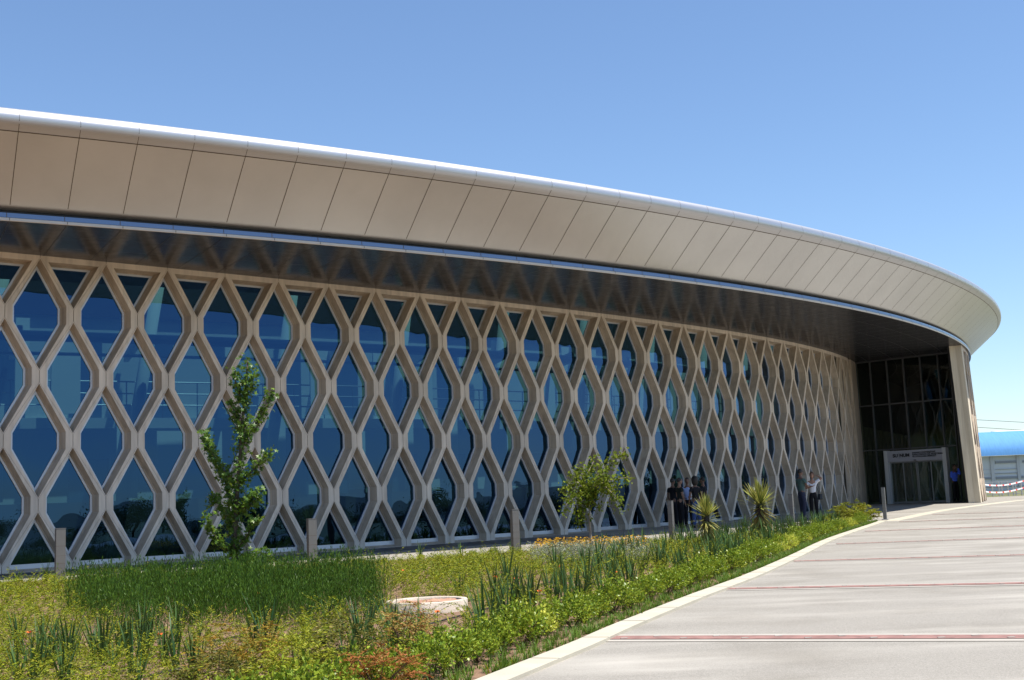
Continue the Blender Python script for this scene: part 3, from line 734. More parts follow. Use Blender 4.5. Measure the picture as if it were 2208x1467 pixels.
# ------------------------------------------------------------------ background beyond the forecourt
# metal fence with posts
m_galv = mat('galvanised_steel', (0.45, 0.45, 0.46), 0.45, metal=0.5)
FD = 63.0
fen = empty('metal_fence', (at(2160, 1066).x, FD, zg(FD)), 0, 'grey metal railing fence at the far edge of the forecourt', 'fence')
F0 = atd(2100, 1066, FD); 
def fx(px): return atd(px, 1050, FD).x - fen.location.x
HT = 0.74
posts = [2108, 2123, 2139.5, 2153.5, 2160, 2173, 2184, 2190, 2202, 2214, 2226, 2238, 2252, 2266, 2280]
for q in posts:
    mb = MB(); mb.box((fx(q), 0, HT / 2), (0.055, 0.05, HT)); mb.build('post', m_galv, fen)
mb = MB()
for z in (HT, 0.10): mb.box(((fx(2100) + fx(2285)) / 2, 0, z), (fx(2285) - fx(2100), 0.04, 0.035))
mb.build('rail', m_galv, fen)
m_tr = mat('tape_red', (0.75, 0.08, 0.05), 0.5); m_tw = mat('tape_white', (0.85, 0.84, 0.83), 0.5)
for yy, dz, lb in ((1043, 0, 'upper red and white barrier tape sagging in front of the fence'), (1058, 0, 'lower red and white barrier tape sagging in front of the fence')):
    mb = MB(); pts = []
    for i in range(49):
        px = 2104 + i * 3.6; sag = 7 * math.sin(math.pi * ((px - 2108) % 100) / 100); pts.append(atd(px, yy + sag - (0.06 * (px - 2108)), 61.0))
    for i in range(48):
        a, b = pts[i], pts[i + 1]; up = Vector((0, 0.01, 0.035)); mb.add([a - up, b - up, b + up, a + up], [(0, 1, 2, 3)], 0 if i % 4 == 0 else 1)
    tag(mb.build('barrier_tape', [m_tr, m_tw]), lb, 'tape', 'barrier tapes by the fence')

# the hall with the blue barrel roof
WD = 92.0
m_blue = mat('blue_roof_sheet', (0.10, 0.27, 0.55), 0.75, metal=0.0, spec=0.2, var=0.08, scale=2, stretch=(6, 0.3, 1))
m_bwh = mat('hall_panel', (0.62, 0.63, 0.66), 0.6, var=0.04, scale=1)
hall = empty('blue_roof_hall', (0, 0, 0), 0, 'white industrial hall with a shiny blue curved roof behind the fence', 'building')
pL = atd(2060, 985, WD); pR = atd(2340, 975, WD); g0 = zg(WD)
zE = atd(2150, 983, WD).z; zTop = atd(2150, 940, WD).z + 0.4
L_ = pR.x - pL.x
mb = MB(); vs = []; fs = []; prof = []
for i in range(15):
    a = math.pi * (0.93 - 0.0) * i / 14; 
    prof.append((2.6 - 2.9 * math.cos(min(a, math.pi / 2)) if a < math.pi / 2 else 2.6 + (a - math.pi / 2) * 3.4, zE + (zTop - zE) * (math.sin(a) if a < math.pi / 2 else 1 - 0.05 * (a - math.pi / 2))))
for (dy, z) in prof: vs.append((pL.x - 6, WD + dy, z)); vs.append((pR.x + 4, WD + dy, z))
mb.add(vs, [(2 * i, 2 * i + 1, 2 * i + 3, 2 * i + 2) for i in range(len(prof) - 1)]); mb.build('roof', m_blue, hall, True)
mb = MB(); mb.box(((pL.x + pR.x) / 2, WD + 4, (g0 + zE) / 2), (L_ + 10, 7.4, zE - g0)); mb.build('wall', m_bwh, hall)
yy = WD + 0.27; m_pil = mat('hall_pilaster', (0.50, 0.50, 0.53), 0.6)
for px in (2143, 2200, 2262):
    q = atd(px, 1020, WD); mb = MB(); mb.box((q.x, yy, (g0 + zE) / 2 + 0.15), (0.22, 0.16, zE - g0 - 0.3)); mb.build('pilaster', m_pil, hall)
m_hd = mat('hall_dark', (0.10, 0.10, 0.12), 0.5); m_hg = mat('hall_louvre', (0.26, 0.27, 0.31), 0.5)
def hrect(nm, x0, x1, y0, y1, m):
    a = atd(x0, y1, WD + 0.2); b = atd(x1, y0, WD + 0.2); mb = MB(); mb.box(((a.x + b.x) / 2, WD + 0.26, (a.z + b.z) / 2), (b.x - a.x, 0.06, abs(b.z - a.z))); mb.build(nm, m, hall)
hrect('window', 2147, 2196, 993, 1000, m_hg); hrect('window', 2206, 2258, 991, 998, m_hg)
hrect('panel_joint', 2104, 2139, 1013, 1014.3, m_hg); hrect('panel_joint', 2147, 2196, 1011, 1012.5, m_hg)
hrect('panel_joint', 2104, 2139, 1022, 1023.3, m_hg); hrect('panel_joint', 2147, 2196, 1020, 1021.5, m_hd)
hrect('door', 2104, 2141, 1029, 1035, m_hg); hrect('door', 2149, 2208, 1026, 1034, m_hg); hrect('base_strip', 2104, 2290, 1045, 1052, m_hd)  # dark strip along the foot of the hall wall
mb = MB(); mb.tube([Vector((atd(2168 + 14 * i, 941, WD).x, WD + 2.7, zTop + 0.02 - 0.0006 * i * i)) for i in range(11)], 0.06, 6); mb.build('ridge_cap', m_tw, hall, True)
# power lines
for k, (ya, yb) in enumerate(((905, 911), (921, 928), (937, 942))):
    mb = MB(); pts = []
    for i in range(13): pts.append(atd(1900 + 50 * i, ya + (yb - ya) * (50 * i - 200) / 108 - 0.0 + 1.5 * ((i - 6) / 6) ** 2, 150 + 0.5 * k))
    tag(mb.tube(pts, 0.028, 4) or mb.build('power_line', m_dark), ['highest', 'middle', 'lowest'][k] + ' of three thin power lines crossing the sky at the right', 'power line', 'power lines')
# distant hills
def hills(name, rad_, az0, az1, hmin, hmax, seed, m):
    random.seed(seed); n = 160; ph = [random.uniform(0, 6.28) for _ in range(6)]; vs = []; fs = []
    for i in range(n + 1):
        a = R(az0 + (az1 - az0) * i / n); h = sum(math.sin(a * f + ph[q]) / (q + 1) for q, f in enumerate((3, 7, 13, 23, 41, 67))) / 2.4 * 0.5 + 0.5
        h = hmin + (hmax - hmin) * max(0, min(1, h)); c, s = math.cos(a), math.sin(a)
        for r_, z in ((rad_ * 0.75, -1), (rad_ * 0.9, h * 0.55), (rad_, h), (rad_ * 1.2, -1)): vs.append((c * r_, s * r_, z))
    for i in range(n):
        for k in range(3): a = i * 4 + k; fs.append((a, a + 4, a + 5, a + 1))
    mb = MB(); mb.add(vs, fs); o = mb.build(name, m, None, True); o['kind'] = 'structure'; return o
hills('hills', 1500, -150, 48, 8, 42, 4, m_hill)
# ------------------------------------------------------------------ planting
rng = np.random.default_rng(11)
def rotz(P, a): c, s = np.cos(a), np.sin(a); return np.stack([P[..., 0] * c - P[..., 1] * s, P[..., 0] * s + P[..., 1] * c, P[..., 2]], -1)
def blades(n, L, w, spread, droop, seg=3, base_r=0.02, jit=0.3, up=1.0, r=rng):
    """n tapering blades rising from a point; returns quads (V, F)"""
    V = []; F = []; b = 0
    for i in range(n):
        az = r.uniform(0, 2 * math.pi); tilt = spread * r.uniform(0.15, 1) ; l = L * r.uniform(1 - jit, 1 + jit * 0.5); ww = w * r.uniform(0.7, 1.2)
        d = np.array([math.cos(az), math.sin(az), 0]); sd = np.array([-d[1], d[0], 0]); p = d * base_r * r.uniform(0, 1); ang = tilt
        tw = r.uniform(-0.6, 0.6); sd = sd * math.cos(tw) + np.array([0, 0, math.sin(tw)]) * 0.4
        for k in range(seg + 1):
            f = 1 - (k / seg) ** 1.6 * 0.92; V.append(p - sd * ww * f / 2); V.append(p + sd * ww * f / 2)
            p = p + (d * math.sin(ang) + np.array([0, 0, up * math.cos(ang)])) * l / seg; ang += droop * r.uniform(0.5, 1.4) / seg
        for k in range(seg): a = b + 2 * k; F.append((a, a + 1, a + 3, a + 2))
        b += 2 * (seg + 1)
    return np.array(V), np.array(F)
def leaves_at(P, D, size, ratio=0.45, r=rng, curl=0.25):
    """a diamond leaf at each point P pointing along D"""
    n = len(P); D = D / np.linalg.norm(D, axis=1, keepdims=True); ref = r.normal(size=(n, 3)); Sd = np.cross(D, ref); Sd /= np.linalg.norm(Sd, axis=1, keepdims=True)
    Nn = np.cross(D, Sd); sz = size * r.uniform(0.6, 1.25, (n, 1)); q = [P, P + D * sz * 0.5 + Sd * sz * ratio / 2 + Nn * sz * curl * 0.3, P + D * sz + Nn * sz * curl * -0.2, P + D * sz * 0.5 - Sd * sz * ratio / 2 + Nn * sz * curl * 0.3]
    V = np.stack(q, 1).reshape(-1, 3); F = np.arange(4 * n).reshape(n, 4); return V, F
def merge(parts):
    V = []; F = []; b = 0
    for v, f in parts: V.append(v); F.append(f + b); b += len(v)
    return np.concatenate(V), np.concatenate(F)
def scatter(protos, XY, rz, sc, z, lean=None, fz=None):
    out = []
    for i, (x, y) in enumerate(XY):
        v, f = protos[i % len(protos)]; q = rotz(v * sc[i], rz[i])
        if fz is not None: q = q * np.array([0.45 + 0.55 * min(1, fz[i]), 0.45 + 0.55 * min(1, fz[i]), fz[i]])
        if lean is not None: q = q + np.stack([q[:, 2] * lean[i][0], q[:, 2] * lean[i][1], 0 * q[:, 2]], -1)
        out.append((q + np.array([x, y, z[i]]), f))
    return merge(out)
bp = np.array(bed_poly)
def inside(P, poly=bp):
    x, y = P[:, 0], P[:, 1]; c = np.zeros(len(P), bool); n = len(poly); j = n - 1
    for i in range(n):
        xi, yi = poly[i]; xj, yj = poly[j]
        k = ((yi > y) != (yj > y)) & (x < (xj - xi) * (y - yi) / (yj - yi + 1e-12) + xi); c ^= k; j = i
    return c
def dist_line(P, line):
    L_ = np.array([(p[0], p[1]) for p in line]); d = np.full(len(P), 1e9)
    for a, b in zip(L_[:-1], L_[1:]):
        ab = b - a; t = np.clip(((P - a) @ ab) / (ab @ ab), 0, 1); d = np.minimum(d, np.hypot(*(P - (a + t[:, None] * ab)).T))
    return d
def inview(P, m=0.9):
    """ground the photo can show, with a margin all round"""
    k = P[:, 0] / np.maximum(P[:, 1], 0.1); return (P[:, 1] > 5.2) & (k > -0.43 - m * 0.12) & (k < 0.45)

g_leaf = [(0.035, 0.06, 0.006), (0.10, 0.15, 0.008), (0.24, 0.29, 0.012), (0.30, 0.29, 0.018), (0.065, 0.11, 0.008)]
m_cover = leaf_mat('feathery_leaf', g_leaf, 0.35)
m_iris = leaf_mat('iris_leaf', [(0.022, 0.06, 0.018), (0.04, 0.095, 0.022), (0.07, 0.13, 0.03), (0.035, 0.07, 0.02)], 0.25, 0.4)
m_hedge = leaf_mat('hedge_leaf', [(0.06, 0.12, 0.010), (0.15, 0.23, 0.015), (0.30, 0.35, 0.03), (0.11, 0.18, 0.014)], 0.3, 0.35)
m_hedge_y = leaf_mat('yellow_green_leaf', [(0.22, 0.30, 0.02), (0.40, 0.44, 0.05), (0.52, 0.52, 0.08), (0.30, 0.36, 0.03)], 0.3, 0.35)
m_hedge_d = leaf_mat('dark_glossy_leaf', [(0.03, 0.09, 0.01), (0.06, 0.15, 0.014), (0.11, 0.21, 0.02)], 0.25, 0.3)
m_rose = leaf_mat('rosemary_needle', [(0.012, 0.036, 0.004), (0.032, 0.085, 0.006), (0.085, 0.16, 0.012), (0.022, 0.06, 0.005)], 0.2, 0.5)
m_silver = leaf_mat('silver_leaf', [(0.20, 0.22, 0.15), (0.30, 0.32, 0.23), (0.11, 0.13, 0.07), (0.23, 0.25, 0.15)], 0.15, 0.7)
m_flower = leaf_mat('yellow_flower', [(0.70, 0.42, 0.02), (0.80, 0.50, 0.03), (0.62, 0.33, 0.015)], 0.1, 0.6)
m_poppy = leaf_mat('orange_flower', [(0.75, 0.12, 0.03), (0.8, 0.22, 0.05)], 0.1, 0.6)
m_twig = mat('twig_bark', (0.10, 0.065, 0.035), 0.9)
m_bark = mat('young_bark', (0.30, 0.24, 0.18), 0.85, var=0.25, scale=20, stretch=(1, 1, 0.3))
m_bark_d = mat('dark_bark', (0.085, 0.062, 0.042), 0.9, var=0.3, scale=20)

def frond(L=0.3, n=16, r=rng, lw=0.030):
    """an arching twig with fine leaflets on both sides"""
    az = r.uniform(0, 6.28); d = np.array([math.cos(az), math.sin(az), 0.]); P = []; D = []; p = np.zeros(3); ang = r.uniform(0.1, 0.75); tw = []
    for k in range(n):
        st = d * math.sin(ang) + np.array([0, 0, math.cos(ang)]); p = p + st * L / n; ang += 0.05 * r.uniform(0, 2)
        if k > 2:
            for s_ in (-1, 1):
                sd = np.cross(st, [0, 0, 1.0]) + 1e-3; sd /= np.linalg.norm(sd); P.append(p.copy()); D.append(sd * s_ * 0.8 + st * 0.6 + r.normal(size=3) * 0.2)
    P.append(p.copy()); D.append(st)
    return np.array(P), np.array(D)
def sprig(nf, L, lw, seed, n=14, ratio=0.36):
    r = np.random.default_rng(seed); P = []; D = []
    for _ in range(nf): a, b = frond(L * r.uniform(0.6, 1.15), n, r); o = np.append(r.normal(size=2) * 0.03, 0); P.append(a + o); D.append(b)
    return leaves_at(np.concatenate(P), np.concatenate(D), lw, ratio, r)

# --- ground cover
protos = [sprig(9, 0.30, 0.026, 100 + i, 15, 0.30) for i in range(7)]
protos_n = [sprig(10, 0.31, 0.0195, 120 + i, 22, 0.30) for i in range(7)]
N_ = 40000; XY = np.stack([rng.uniform(-13, 12, N_), rng.uniform(5, 37, N_)], 1)
ok = inside(XY) & inview(XY) & (dist_line(XY, kerb_in) > 0.55) & (dist_line(XY, walk_edge) > 0.18)
rc_ = np.hypot(XY[:, 0] - rg.location.x, XY[:, 1] - rg.location.y) > rad + 0.1
rc_ &= ~((np.abs(XY[:, 0] - rg.location.x * XY[:, 1] / rg.location.y) < rad * 1.0) & (XY[:, 1] < rg.location.y) & (XY[:, 1] > rg.location.y - 2.0))
rb = [at(*q) for q in ((165, 1330), (200, 1362), (330, 1378), (480, 1366), (600, 1372), (740, 1352), (800, 1338), (812, 1300), (770, 1278), (560, 1276), (300, 1284), (200, 1290))]
rbp = [(p.x, p.y) for p in rb]
svp = [tuple(at(*q)[:2]) for q in ((1160, 1228), (1400, 1222), (1400, 1193), (1160, 1200))]
# thin out in patches so that soil shows
pn = np.sin(XY[:, 0] * 2.1 + 1.3 * np.sin(XY[:, 1] * 1.3)) + np.sin(XY[:, 1] * 2.7 + XY[:, 0] * 0.8)
right = (dist_line(XY, kerb_in) < 1.7)
keep = rng.uniform(size=N_) < np.where(pn > 0.7, 0.22, 0.8) * np.where(right, 0.35, 1.0) * np.where(XY[:, 1] < 9, 1.0, 0.8)
XY = XY[ok & rc_ & keep & ~inside(XY, rbp) & ~inside(XY, svp)]
def spaced(P, d):
    grid = {}; out = []
    for i, (x, y) in enumerate(P):
        k = (int(x // d), int(y // d)); ok_ = True
        for a_ in (-1, 0, 1):
            for b_ in (-1, 0, 1):
                for j in grid.get((k[0] + a_, k[1] + b_), ()):
                    if (P[j][0] - x) ** 2 + (P[j][1] - y) ** 2 < d * d: ok_ = False
        if ok_: grid.setdefault(k, []).append(i); out.append(i)
    return P[out]
XY = spaced(XY, 0.16)[:5200]
print('ground cover plants', len(XY))
XYn = XY[XY[:, 1] < 14.5]; XY = XY[XY[:, 1] >= 14.5]; nn_ = len(XYn)
V, F = scatter(protos_n, XYn, rng.uniform(0, 6.28, nn_), rng.uniform(0.7, 1.35, nn_) ** 1.2, [zg(y) for _, y in XYn], [(0.22, 0.1)] * nn_)
tag(np_mesh('ground_cover', V, F, m_cover), 'fine feathery yellow-green ground cover in the near half of the planted bed', 'ground cover', None, 'stuff')
nn_ = len(XY); V, F = scatter(protos, XY, rng.uniform(0, 6.28, nn_), rng.uniform(0.7, 1.35, nn_) ** 1.2, [zg(y) for _, y in XY], [(0.22, 0.1)] * nn_, np.clip((0.07 + 0.055 * dist_line(XY, walk_edge)) / 0.30, 0.22, 1.1))
tag(np_mesh('ground_cover', V, F, m_cover), 'feathery yellow-green ground cover in the far half of the bed, towards the walkway', 'ground cover', None, 'stuff')
# --- low weeds and dry litter
N_ = 9000; Q = np.stack([rng.uniform(-12, 11, N_), rng.uniform(5, 36, N_)], 1); Q = Q[inside(Q) & inview(Q)][:3500]
pw_ = [blades(7, 0.055, 0.012, 1.1, 0.6, 2, 0.02, r=np.random.default_rng(i)) for i in range(4)]
V, F = scatter(pw_, Q, rng.uniform(0, 6.28, len(Q)), rng.uniform(0.6, 1.6, len(Q)), [zg(y) + 0.01 for _, y in Q])
tag(np_mesh('weeds', V, F, m_cover), 'short weeds between the planted bed shrubs', 'weeds', None, 'stuff')
# --- clods, mulch and dry litter on the soil, and the drip hoses
N_ = 22000; Q = np.stack([rng.uniform(-12, 11, N_), rng.uniform(5, 36, N_)], 1); Q = Q[inside(Q) & inview(Q)][:4500]
m_litter = leaf_mat('dry_litter', [(0.30, 0.19, 0.10), (0.16, 0.09, 0.05), (0.42, 0.33, 0.20), (0.10, 0.06, 0.035)], 0.05)
P = np.concatenate([Q, np.array([[zg(y) + 0.016] for _, y in Q])], 1); D = rng.normal(size=P.shape) * np.array([1, 1, 0.35]); V, F = leaves_at(P, D, 0.04, 0.5, rng, 0.9)
tag(np_mesh('litter', V, F, m_litter), 'dry brown leaf litter and soil crumbs between the plants', 'litter', None, 'stuff')
m_hose = mat('black_hose', (0.02, 0.018, 0.016), 0.5)
for k, dd in enumerate((1.15, 1.75, 2.4, 3.2)):
    ln_ = offset(kerb_in[6:-6], -dd); mb = MB(); random.seed(k); mb.tube([(p.x + random.uniform(-.03, .03), p.y + random.uniform(-.03, .03), zg(p.y) + 0.03) for p in ln_], 0.009, 5)
    o = mb.build('drip_hose', m_hose); tag(o, 'thin black drip hose on the soil, %s row in from the kerb' % ('first', 'second', 'third', 'fourth')[k], 'hose', 'drip hoses in the bed')
# --- grass fringe along the kerb
a = np.array([(p.x, p.y) for p in kerb_in]); seg = a[1:] - a[:-1]; ln = np.hypot(*seg.T); cum = np.concatenate([[0], np.cumsum(ln)])
def along(line_cum, t):
    x = np.interp(t, cum, a[:, 0]); y = np.interp(t, cum, a[:, 1]); x2 = np.interp(t + 0.05, cum, a[:, 0]); y2 = np.interp(t + 0.05, cum, a[:, 1])
    d = np.stack([x2 - x, y2 - y], -1); d /= np.maximum(1e-9, np.linalg.norm(d, axis=-1, keepdims=True)); return np.stack([x, y], -1), d
tk0 = 22 - 3.5; T_ = rng.uniform(tk0, cum[-1] - 0.3, 2600); P_, D_ = along(cum, T_); nrm = np.stack([-D_[:, 1], D_[:, 0]], -1)
P_ = P_ + nrm * (0.03 + 0.5 * rng.uniform(0, 1, (len(P_), 1)) ** 2)
V, F = scatter([blades(9, 0.08, 0.007, 0.7, 0.7, 2, 0.02, r=np.random.default_rng(i + 9)) for i in range(4)], P_, rng.uniform(0, 6.28, len(P_)), rng.uniform(0.6, 1.3, len(P_)), [zg(y) + 0.01 for _, y in P_])
tag(np_mesh('grass_fringe', V, F, leaf_mat('grass_blade', [(0.07, 0.14, 0.012), (0.12, 0.2, 0.02), (0.05, 0.1, 0.015)], 0.3)), 'fringe of short grass along the inside of the kerb', 'grass', None, 'stuff')

# --- hedge shrubs
def shrub_mesh(name, seed, R_, H_, m, n=420, leaf=0.048):
    r = np.random.default_rng(seed); P = []; D = []
    nt = max(10, n // 9)
    for _ in range(nt):                                              # rosettes of leaves at the ends of the twigs
        th = r.uniform(0, 6.28); ph = math.acos(r.uniform(-0.15, 1)); k = r.uniform(0.72, 1.08); c = np.array([math.sin(ph) * math.cos(th) * R_, math.sin(ph) * math.sin(th) * R_, H_ * 0.45 + math.cos(ph) * H_ * 0.55]) * k
        ax = c - np.array([0, 0, H_ * 0.2]); ax /= np.linalg.norm(ax)
        for q in range(9): P.append(c + r.normal(size=3) * 0.010 - ax * 0.022 * (q % 3)); D.append(ax * r.uniform(0.3, 1.0) + r.normal(size=3) * 0.62)
    v, f = leaves_at(np.array(P), np.array(D), leaf, 0.5, r)
    o = np_mesh(name, v, f, m); COL.objects.unlink(o); me = o.data; bpy.data.objects.remove(o); return me
def stem_mesh(seed, R_, H_):
    random.seed(seed); mb = MB()
    for _ in range(7):
        a_ = random.uniform(0, 6.28); mb.tube([(0, 0, 0), (math.cos(a_) * R_ * 0.35, math.sin(a_) * R_ * 0.35, H_ * 0.35), (math.cos(a_) * R_ * 0.75, math.sin(a_) * R_ * 0.75, H_ * 0.7)], [0.008, 0.006, 0.003], 4, cap=False)
    o = mb.build('stems', m_twig); me = o.data; bpy.data.objects.remove(o); return me
hm = [shrub_mesh('foliage', 40 + i, 0.185, 0.32, m_hedge, 1350, 0.031) for i in range(3)] + [shrub_mesh('foliage', 50, 0.19, 0.25, m_hedge_y, 1200, 0.031), shrub_mesh('foliage', 51, 0.17, 0.24, m_hedge_d, 1200, 0.031)]
hs_ = [stem_mesh(i, 0.18, 0.25) for i in range(2)]
def place_shrub(x, y, s, kind, label, group, cat='shrub', name='hedge_shrub', sz=1.0):
    t = empty(name, (x, y, zg(y)), random.uniform(0, 6.28), label, cat, group); t.scale = (s, s, s * sz)
    f_ = bpy.data.objects.new('foliage', hm[kind]); COL.objects.link(f_); f_.parent = t
    q_ = bpy.data.objects.new('stems', hs_[kind % 2]); COL.objects.link(q_); q_.parent = t
ONES = 'zero one two three four five six seven eight nine'.split(); ORD = 'zeroth first second third fourth fifth sixth seventh eighth ninth tenth eleventh twelfth thirteenth fourteenth fifteenth sixteenth seventeenth eighteenth nineteenth'.split()
TENS = {2: 'twenty', 3: 'thirty', 4: 'forty', 5: 'fifty', 6: 'sixty', 7: 'seventy', 8: 'eighty', 9: 'ninety'}
def ordinal(n):
    if n < 20: return ORD[n]
    if n > 99: return 'hundred-and-' + ORD[n - 100]
    return TENS[n // 10][:-1] + 'ieth' if n % 10 == 0 else TENS[n // 10] + '-' + ORD[n % 10]
random.seed(21); t = 22 - 3.0; i = 0; dki = 0
ends = {0: 'nearest the camera'}
while t < cum[-1] - 0.5:
    P1, D1 = along(cum, np.array([t])); n1 = np.array([-D1[0][1], D1[0][0]]); p = P1[0] + n1 * random.uniform(0.28, 0.42)
    place_shrub(p[0], p[1], random.uniform(0.72, 1.12), random.choice([0, 1, 2, 0, 1, 3]), 'small bright green leafy shrub in the plaza kerb row, %s from the camera end' % ordinal(i + 1), 'shrubs in the row along the kerb', sz=random.uniform(0.8, 1.1))
    if t < 22 + 4.2 or (random.random() < 0.3 and t < 22 + 14):
        p = P1[0] + n1 * random.uniform(0.62, 0.85)
        place_shrub(p[0], p[1], random.uniform(0.65, 0.85), random.choice([4, 4, 2]), 'small dark glossy shrub behind the kerb row, %s of these from the camera end' % ordinal(dki + 1), 'dark shrubs behind the kerb row', sz=0.85); dki += 1
    t += random.uniform(0.33, 0.47); i += 1
# along the walkway
wl = np.array([(p[0], p[1]) for p in walk_edge]); wseg = np.hypot(*(wl[1:] - wl[:-1]).T); wc = np.concatenate([[0], np.cumsum(wseg)])
t0_ = wc[np.argmin(np.hypot(wl[:, 0] + 10.5, wl[:, 1] - 21.8))]; t = t0_; wi = 0
while t < t0_ + 15.5:
    x = np.interp(t, wc, wl[:, 0]); y = np.interp(t, wc, wl[:, 1])
    place_shrub(x + 0.1, y - random.uniform(0.2, 0.38), random.uniform(0.36, 0.6), random.choice([0, 3, 3, 1]), 'small yellow-green shrub at the walkway edge of the bed, %s from the left' % ordinal(wi + 1), 'shrubs along the walkway edge', sz=random.uniform(0.7, 1.0))
    t += random.uniform(0.35, 0.85); wi += 1
for px, lb in ((278, 'bright yellow-green shrub, left one of the pair standing out at the walkway edge'), (305, 'bright yellow-green shrub, right one of the pair standing out at the walkway edge')):
    p = at(px, 1262); place_shrub(p.x, p.y, 0.78 if px < 300 else 0.62, 3, lb, 'pair of bright shrubs', sz=1.35)

# --- iris clumps
iris = []
for i in range(6):
    v, f = blades(11, 0.48, 0.031, 0.34, 0.35, 4, 0.035, 0.3, r=np.random.default_rng(70 + i)); o = np_mesh('iris_clump', v, f, m_iris); iris.append(o.data); bpy.data.objects.remove(o)
def put_iris(x, y, s, label, group):
    if abs(x - rg.location.x * y / rg.location.y) < rad * 1.15 and y < rg.location.y + 0.3 and y > 9.8: return
    o = bpy.data.objects.new('iris_clump', random.choice(iris)); COL.objects.link(o); o.location = (x, y, zg(y)); o.rotation_euler = (0, 0, random.uniform(0, 6.28)); o.scale = (s, s, s * random.uniform(0.85, 1.1))
    tag(o, label, 'iris', group)
random.seed(8)
c = 0
for _ in range(4000):
    px = random.uniform(900, 1800); kx = at(px, 1300)
    y = random.uniform(9.0, 35); 
    tq = random.uniform(22 + 0.8, cum[-1] - 0.8); P1, D1 = along(cum, np.array([tq])); n1 = np.array([-D1[0][1], D1[0][0]])
    wdt = 1.9 + 0.3 * min(1, (tq - 22) / 14); p = P1[0] + n1 * (0.62 + (wdt + 0.13) * random.uniform(0, 1) ** 1.4)
    if not inside(np.array([p]))[0] or dist_line(np.array([p]), walk_edge)[0] < 0.12: continue
    if tq < 22 + 8 and random.random() < 0.3: continue
    put_iris(p[0], p[1], random.uniform(0.75, 1.1), 'upright clump of dark green sword-shaped leaves behind the kerb shrubs', 'iris clumps behind the kerb shrubs'); c += 1
    if c >= 235: break
for (x0, x1, y0, y1, n) in ((5, 230, 1395, 1490, 24), (230, 440, 1385, 1480, 20), (440, 800, 1470, 1520, 5), (640, 720, 1340, 1400, 3), (1010, 1070, 1370, 1430, 5), (700, 860, 1385, 1440, 4)):
    for _ in range(n):
        p = at(random.uniform(x0, x1), random.uniform(y0, y1)); put_iris(p.x, p.y, random.uniform(0.5, 0.85), 'upright clump of dark green sword-shaped leaves in the front of the bed', 'iris clumps in the front of the bed')
for _ in range(34):
    p = at(random.uniform(20, 1760), 1262); t = random.uniform(t0_, t0_ + 22); x = np.interp(t, wc, wl[:, 0]); y = np.interp(t, wc, wl[:, 1])
    put_iris(x + 0.1, y - random.uniform(0.15, 0.5), random.uniform(0.5, 0.85), 'upright clump of sword-shaped leaves at the walkway edge of the bed', 'iris clumps along the walkway edge')

# --- rosemary-like mass left of and below the tall tree
N_ = 9000; Q = np.stack([rng.uniform(-8, 0, N_), rng.uniform(9, 20, N_)], 1); Q = Q[inside(Q, rbp) | ((dist_line(Q, [Vector(k) for k in rbp + rbp[:1]]) < 0.16) & (rng.uniform(size=len(Q)) < 0.4))]; Q = Q[np.hypot(Q[:, 0] + 4.4, Q[:, 1] - 18.7) > 0.1][:1150]
def rosemary(seed):
    r = np.random.default_rng(seed); P = []; D = []
    for _ in range(10):
        az = r.uniform(0, 6.28); tl = r.uniform(0, 0.2); d = np.array([math.cos(az) * math.sin(tl), math.sin(az) * math.sin(tl), math.cos(tl)]); l = r.uniform(0.20, 0.46); o = np.append(r.normal(size=2) * 0.05, 0)
        for k in range(13): P.append(o + d * l * (0.15 + 0.85 * k / 12)); D.append(d * 1.5 + r.normal(size=3) * 0.45)
        for k in range(2): P.append(o + d * l); D.append(d + r.normal(size=3) * 0.2)
    return leaves_at(np.array(P), np.array(D), 0.036, 0.16, r)
V, F = scatter([rosemary(i) for i in range(6)], Q, rng.uniform(0, 6.28, len(Q)), rng.uniform(0.7, 1.2, len(Q)), [0.0] * len(Q), None, np.clip((0.03 + 0.055 * dist_line(Q, walk_edge)) / 0.40, 0.15, 1.15))
tag(np_mesh('rosemary_mass', V, F, m_rose), 'dense dark green mass of upright needle-leaved plants around the foot of the tall tree', 'shrubs', None, 'stuff')

# --- silver mass with yellow flowers around the small tree
N_ = 2500; Q = np.stack([rng.uniform(-1, 4, N_), rng.uniform(18, 27, N_)], 1); Q = Q[inside(Q, svp)][:330]
V, F = scatter([sprig(16, 0.40, 0.036, 300 + i, 10, 0.3) for i in range(4)], Q, rng.uniform(0, 6.28, len(Q)), rng.uniform(0.6, 0.95, len(Q)), [zg(y) for _, y in Q])
tag(np_mesh('silver_mass', V, F, m_silver), 'grey silver-leaved plants around the foot of the small leaning tree', 'shrubs', None, 'stuff')
fp = [tuple(at(*q)[:2]) for q in ((1150, 1207), (1400, 1205), (1395, 1190), (1160, 1194))]
N_ = 6000; Q = np.stack([rng.uniform(-1, 4, N_), rng.uniform(20, 27, N_)], 1); Q = Q[inside(Q, fp)][:900]
P = np.concatenate([Q, rng.uniform(0.20, 0.33, (len(Q), 1))], 1); vs = []
for k in range(6):
    D = np.stack([np.cos(k * 1.047 + Q[:, 0] * 9), np.sin(k * 1.047 + Q[:, 0] * 9), np.full(len(Q), 0.35)], 1); vs.append(leaves_at(P, D, 0.026, 0.6, rng))
V, F = merge(vs); tag(np_mesh('yellow_flowers', V, F, m_flower), 'patch of small yellow-orange daisies by the small leaning tree', 'flowers', None, 'stuff')
Q = [at(*q) for q in ((945, 1385), (1070, 1290), (1115, 1296), (1165, 1330), (345, 1440), (62, 1432), (1490, 1250), (1330, 1280), (870, 1270), (560, 1330), (1210, 1262))]
FL = ['right of the concrete ring', 'far right of the ring, behind the irises', 'far right of the ring, beside its neighbour', 'near the kerb shrubs right of the ring', 'in the left foreground', 'at the far left edge of the picture', 'below the smaller yucca', 'below the small leaning tree', 'just behind the concrete ring', 'in front of the dark green mass', 'below the silver plants']
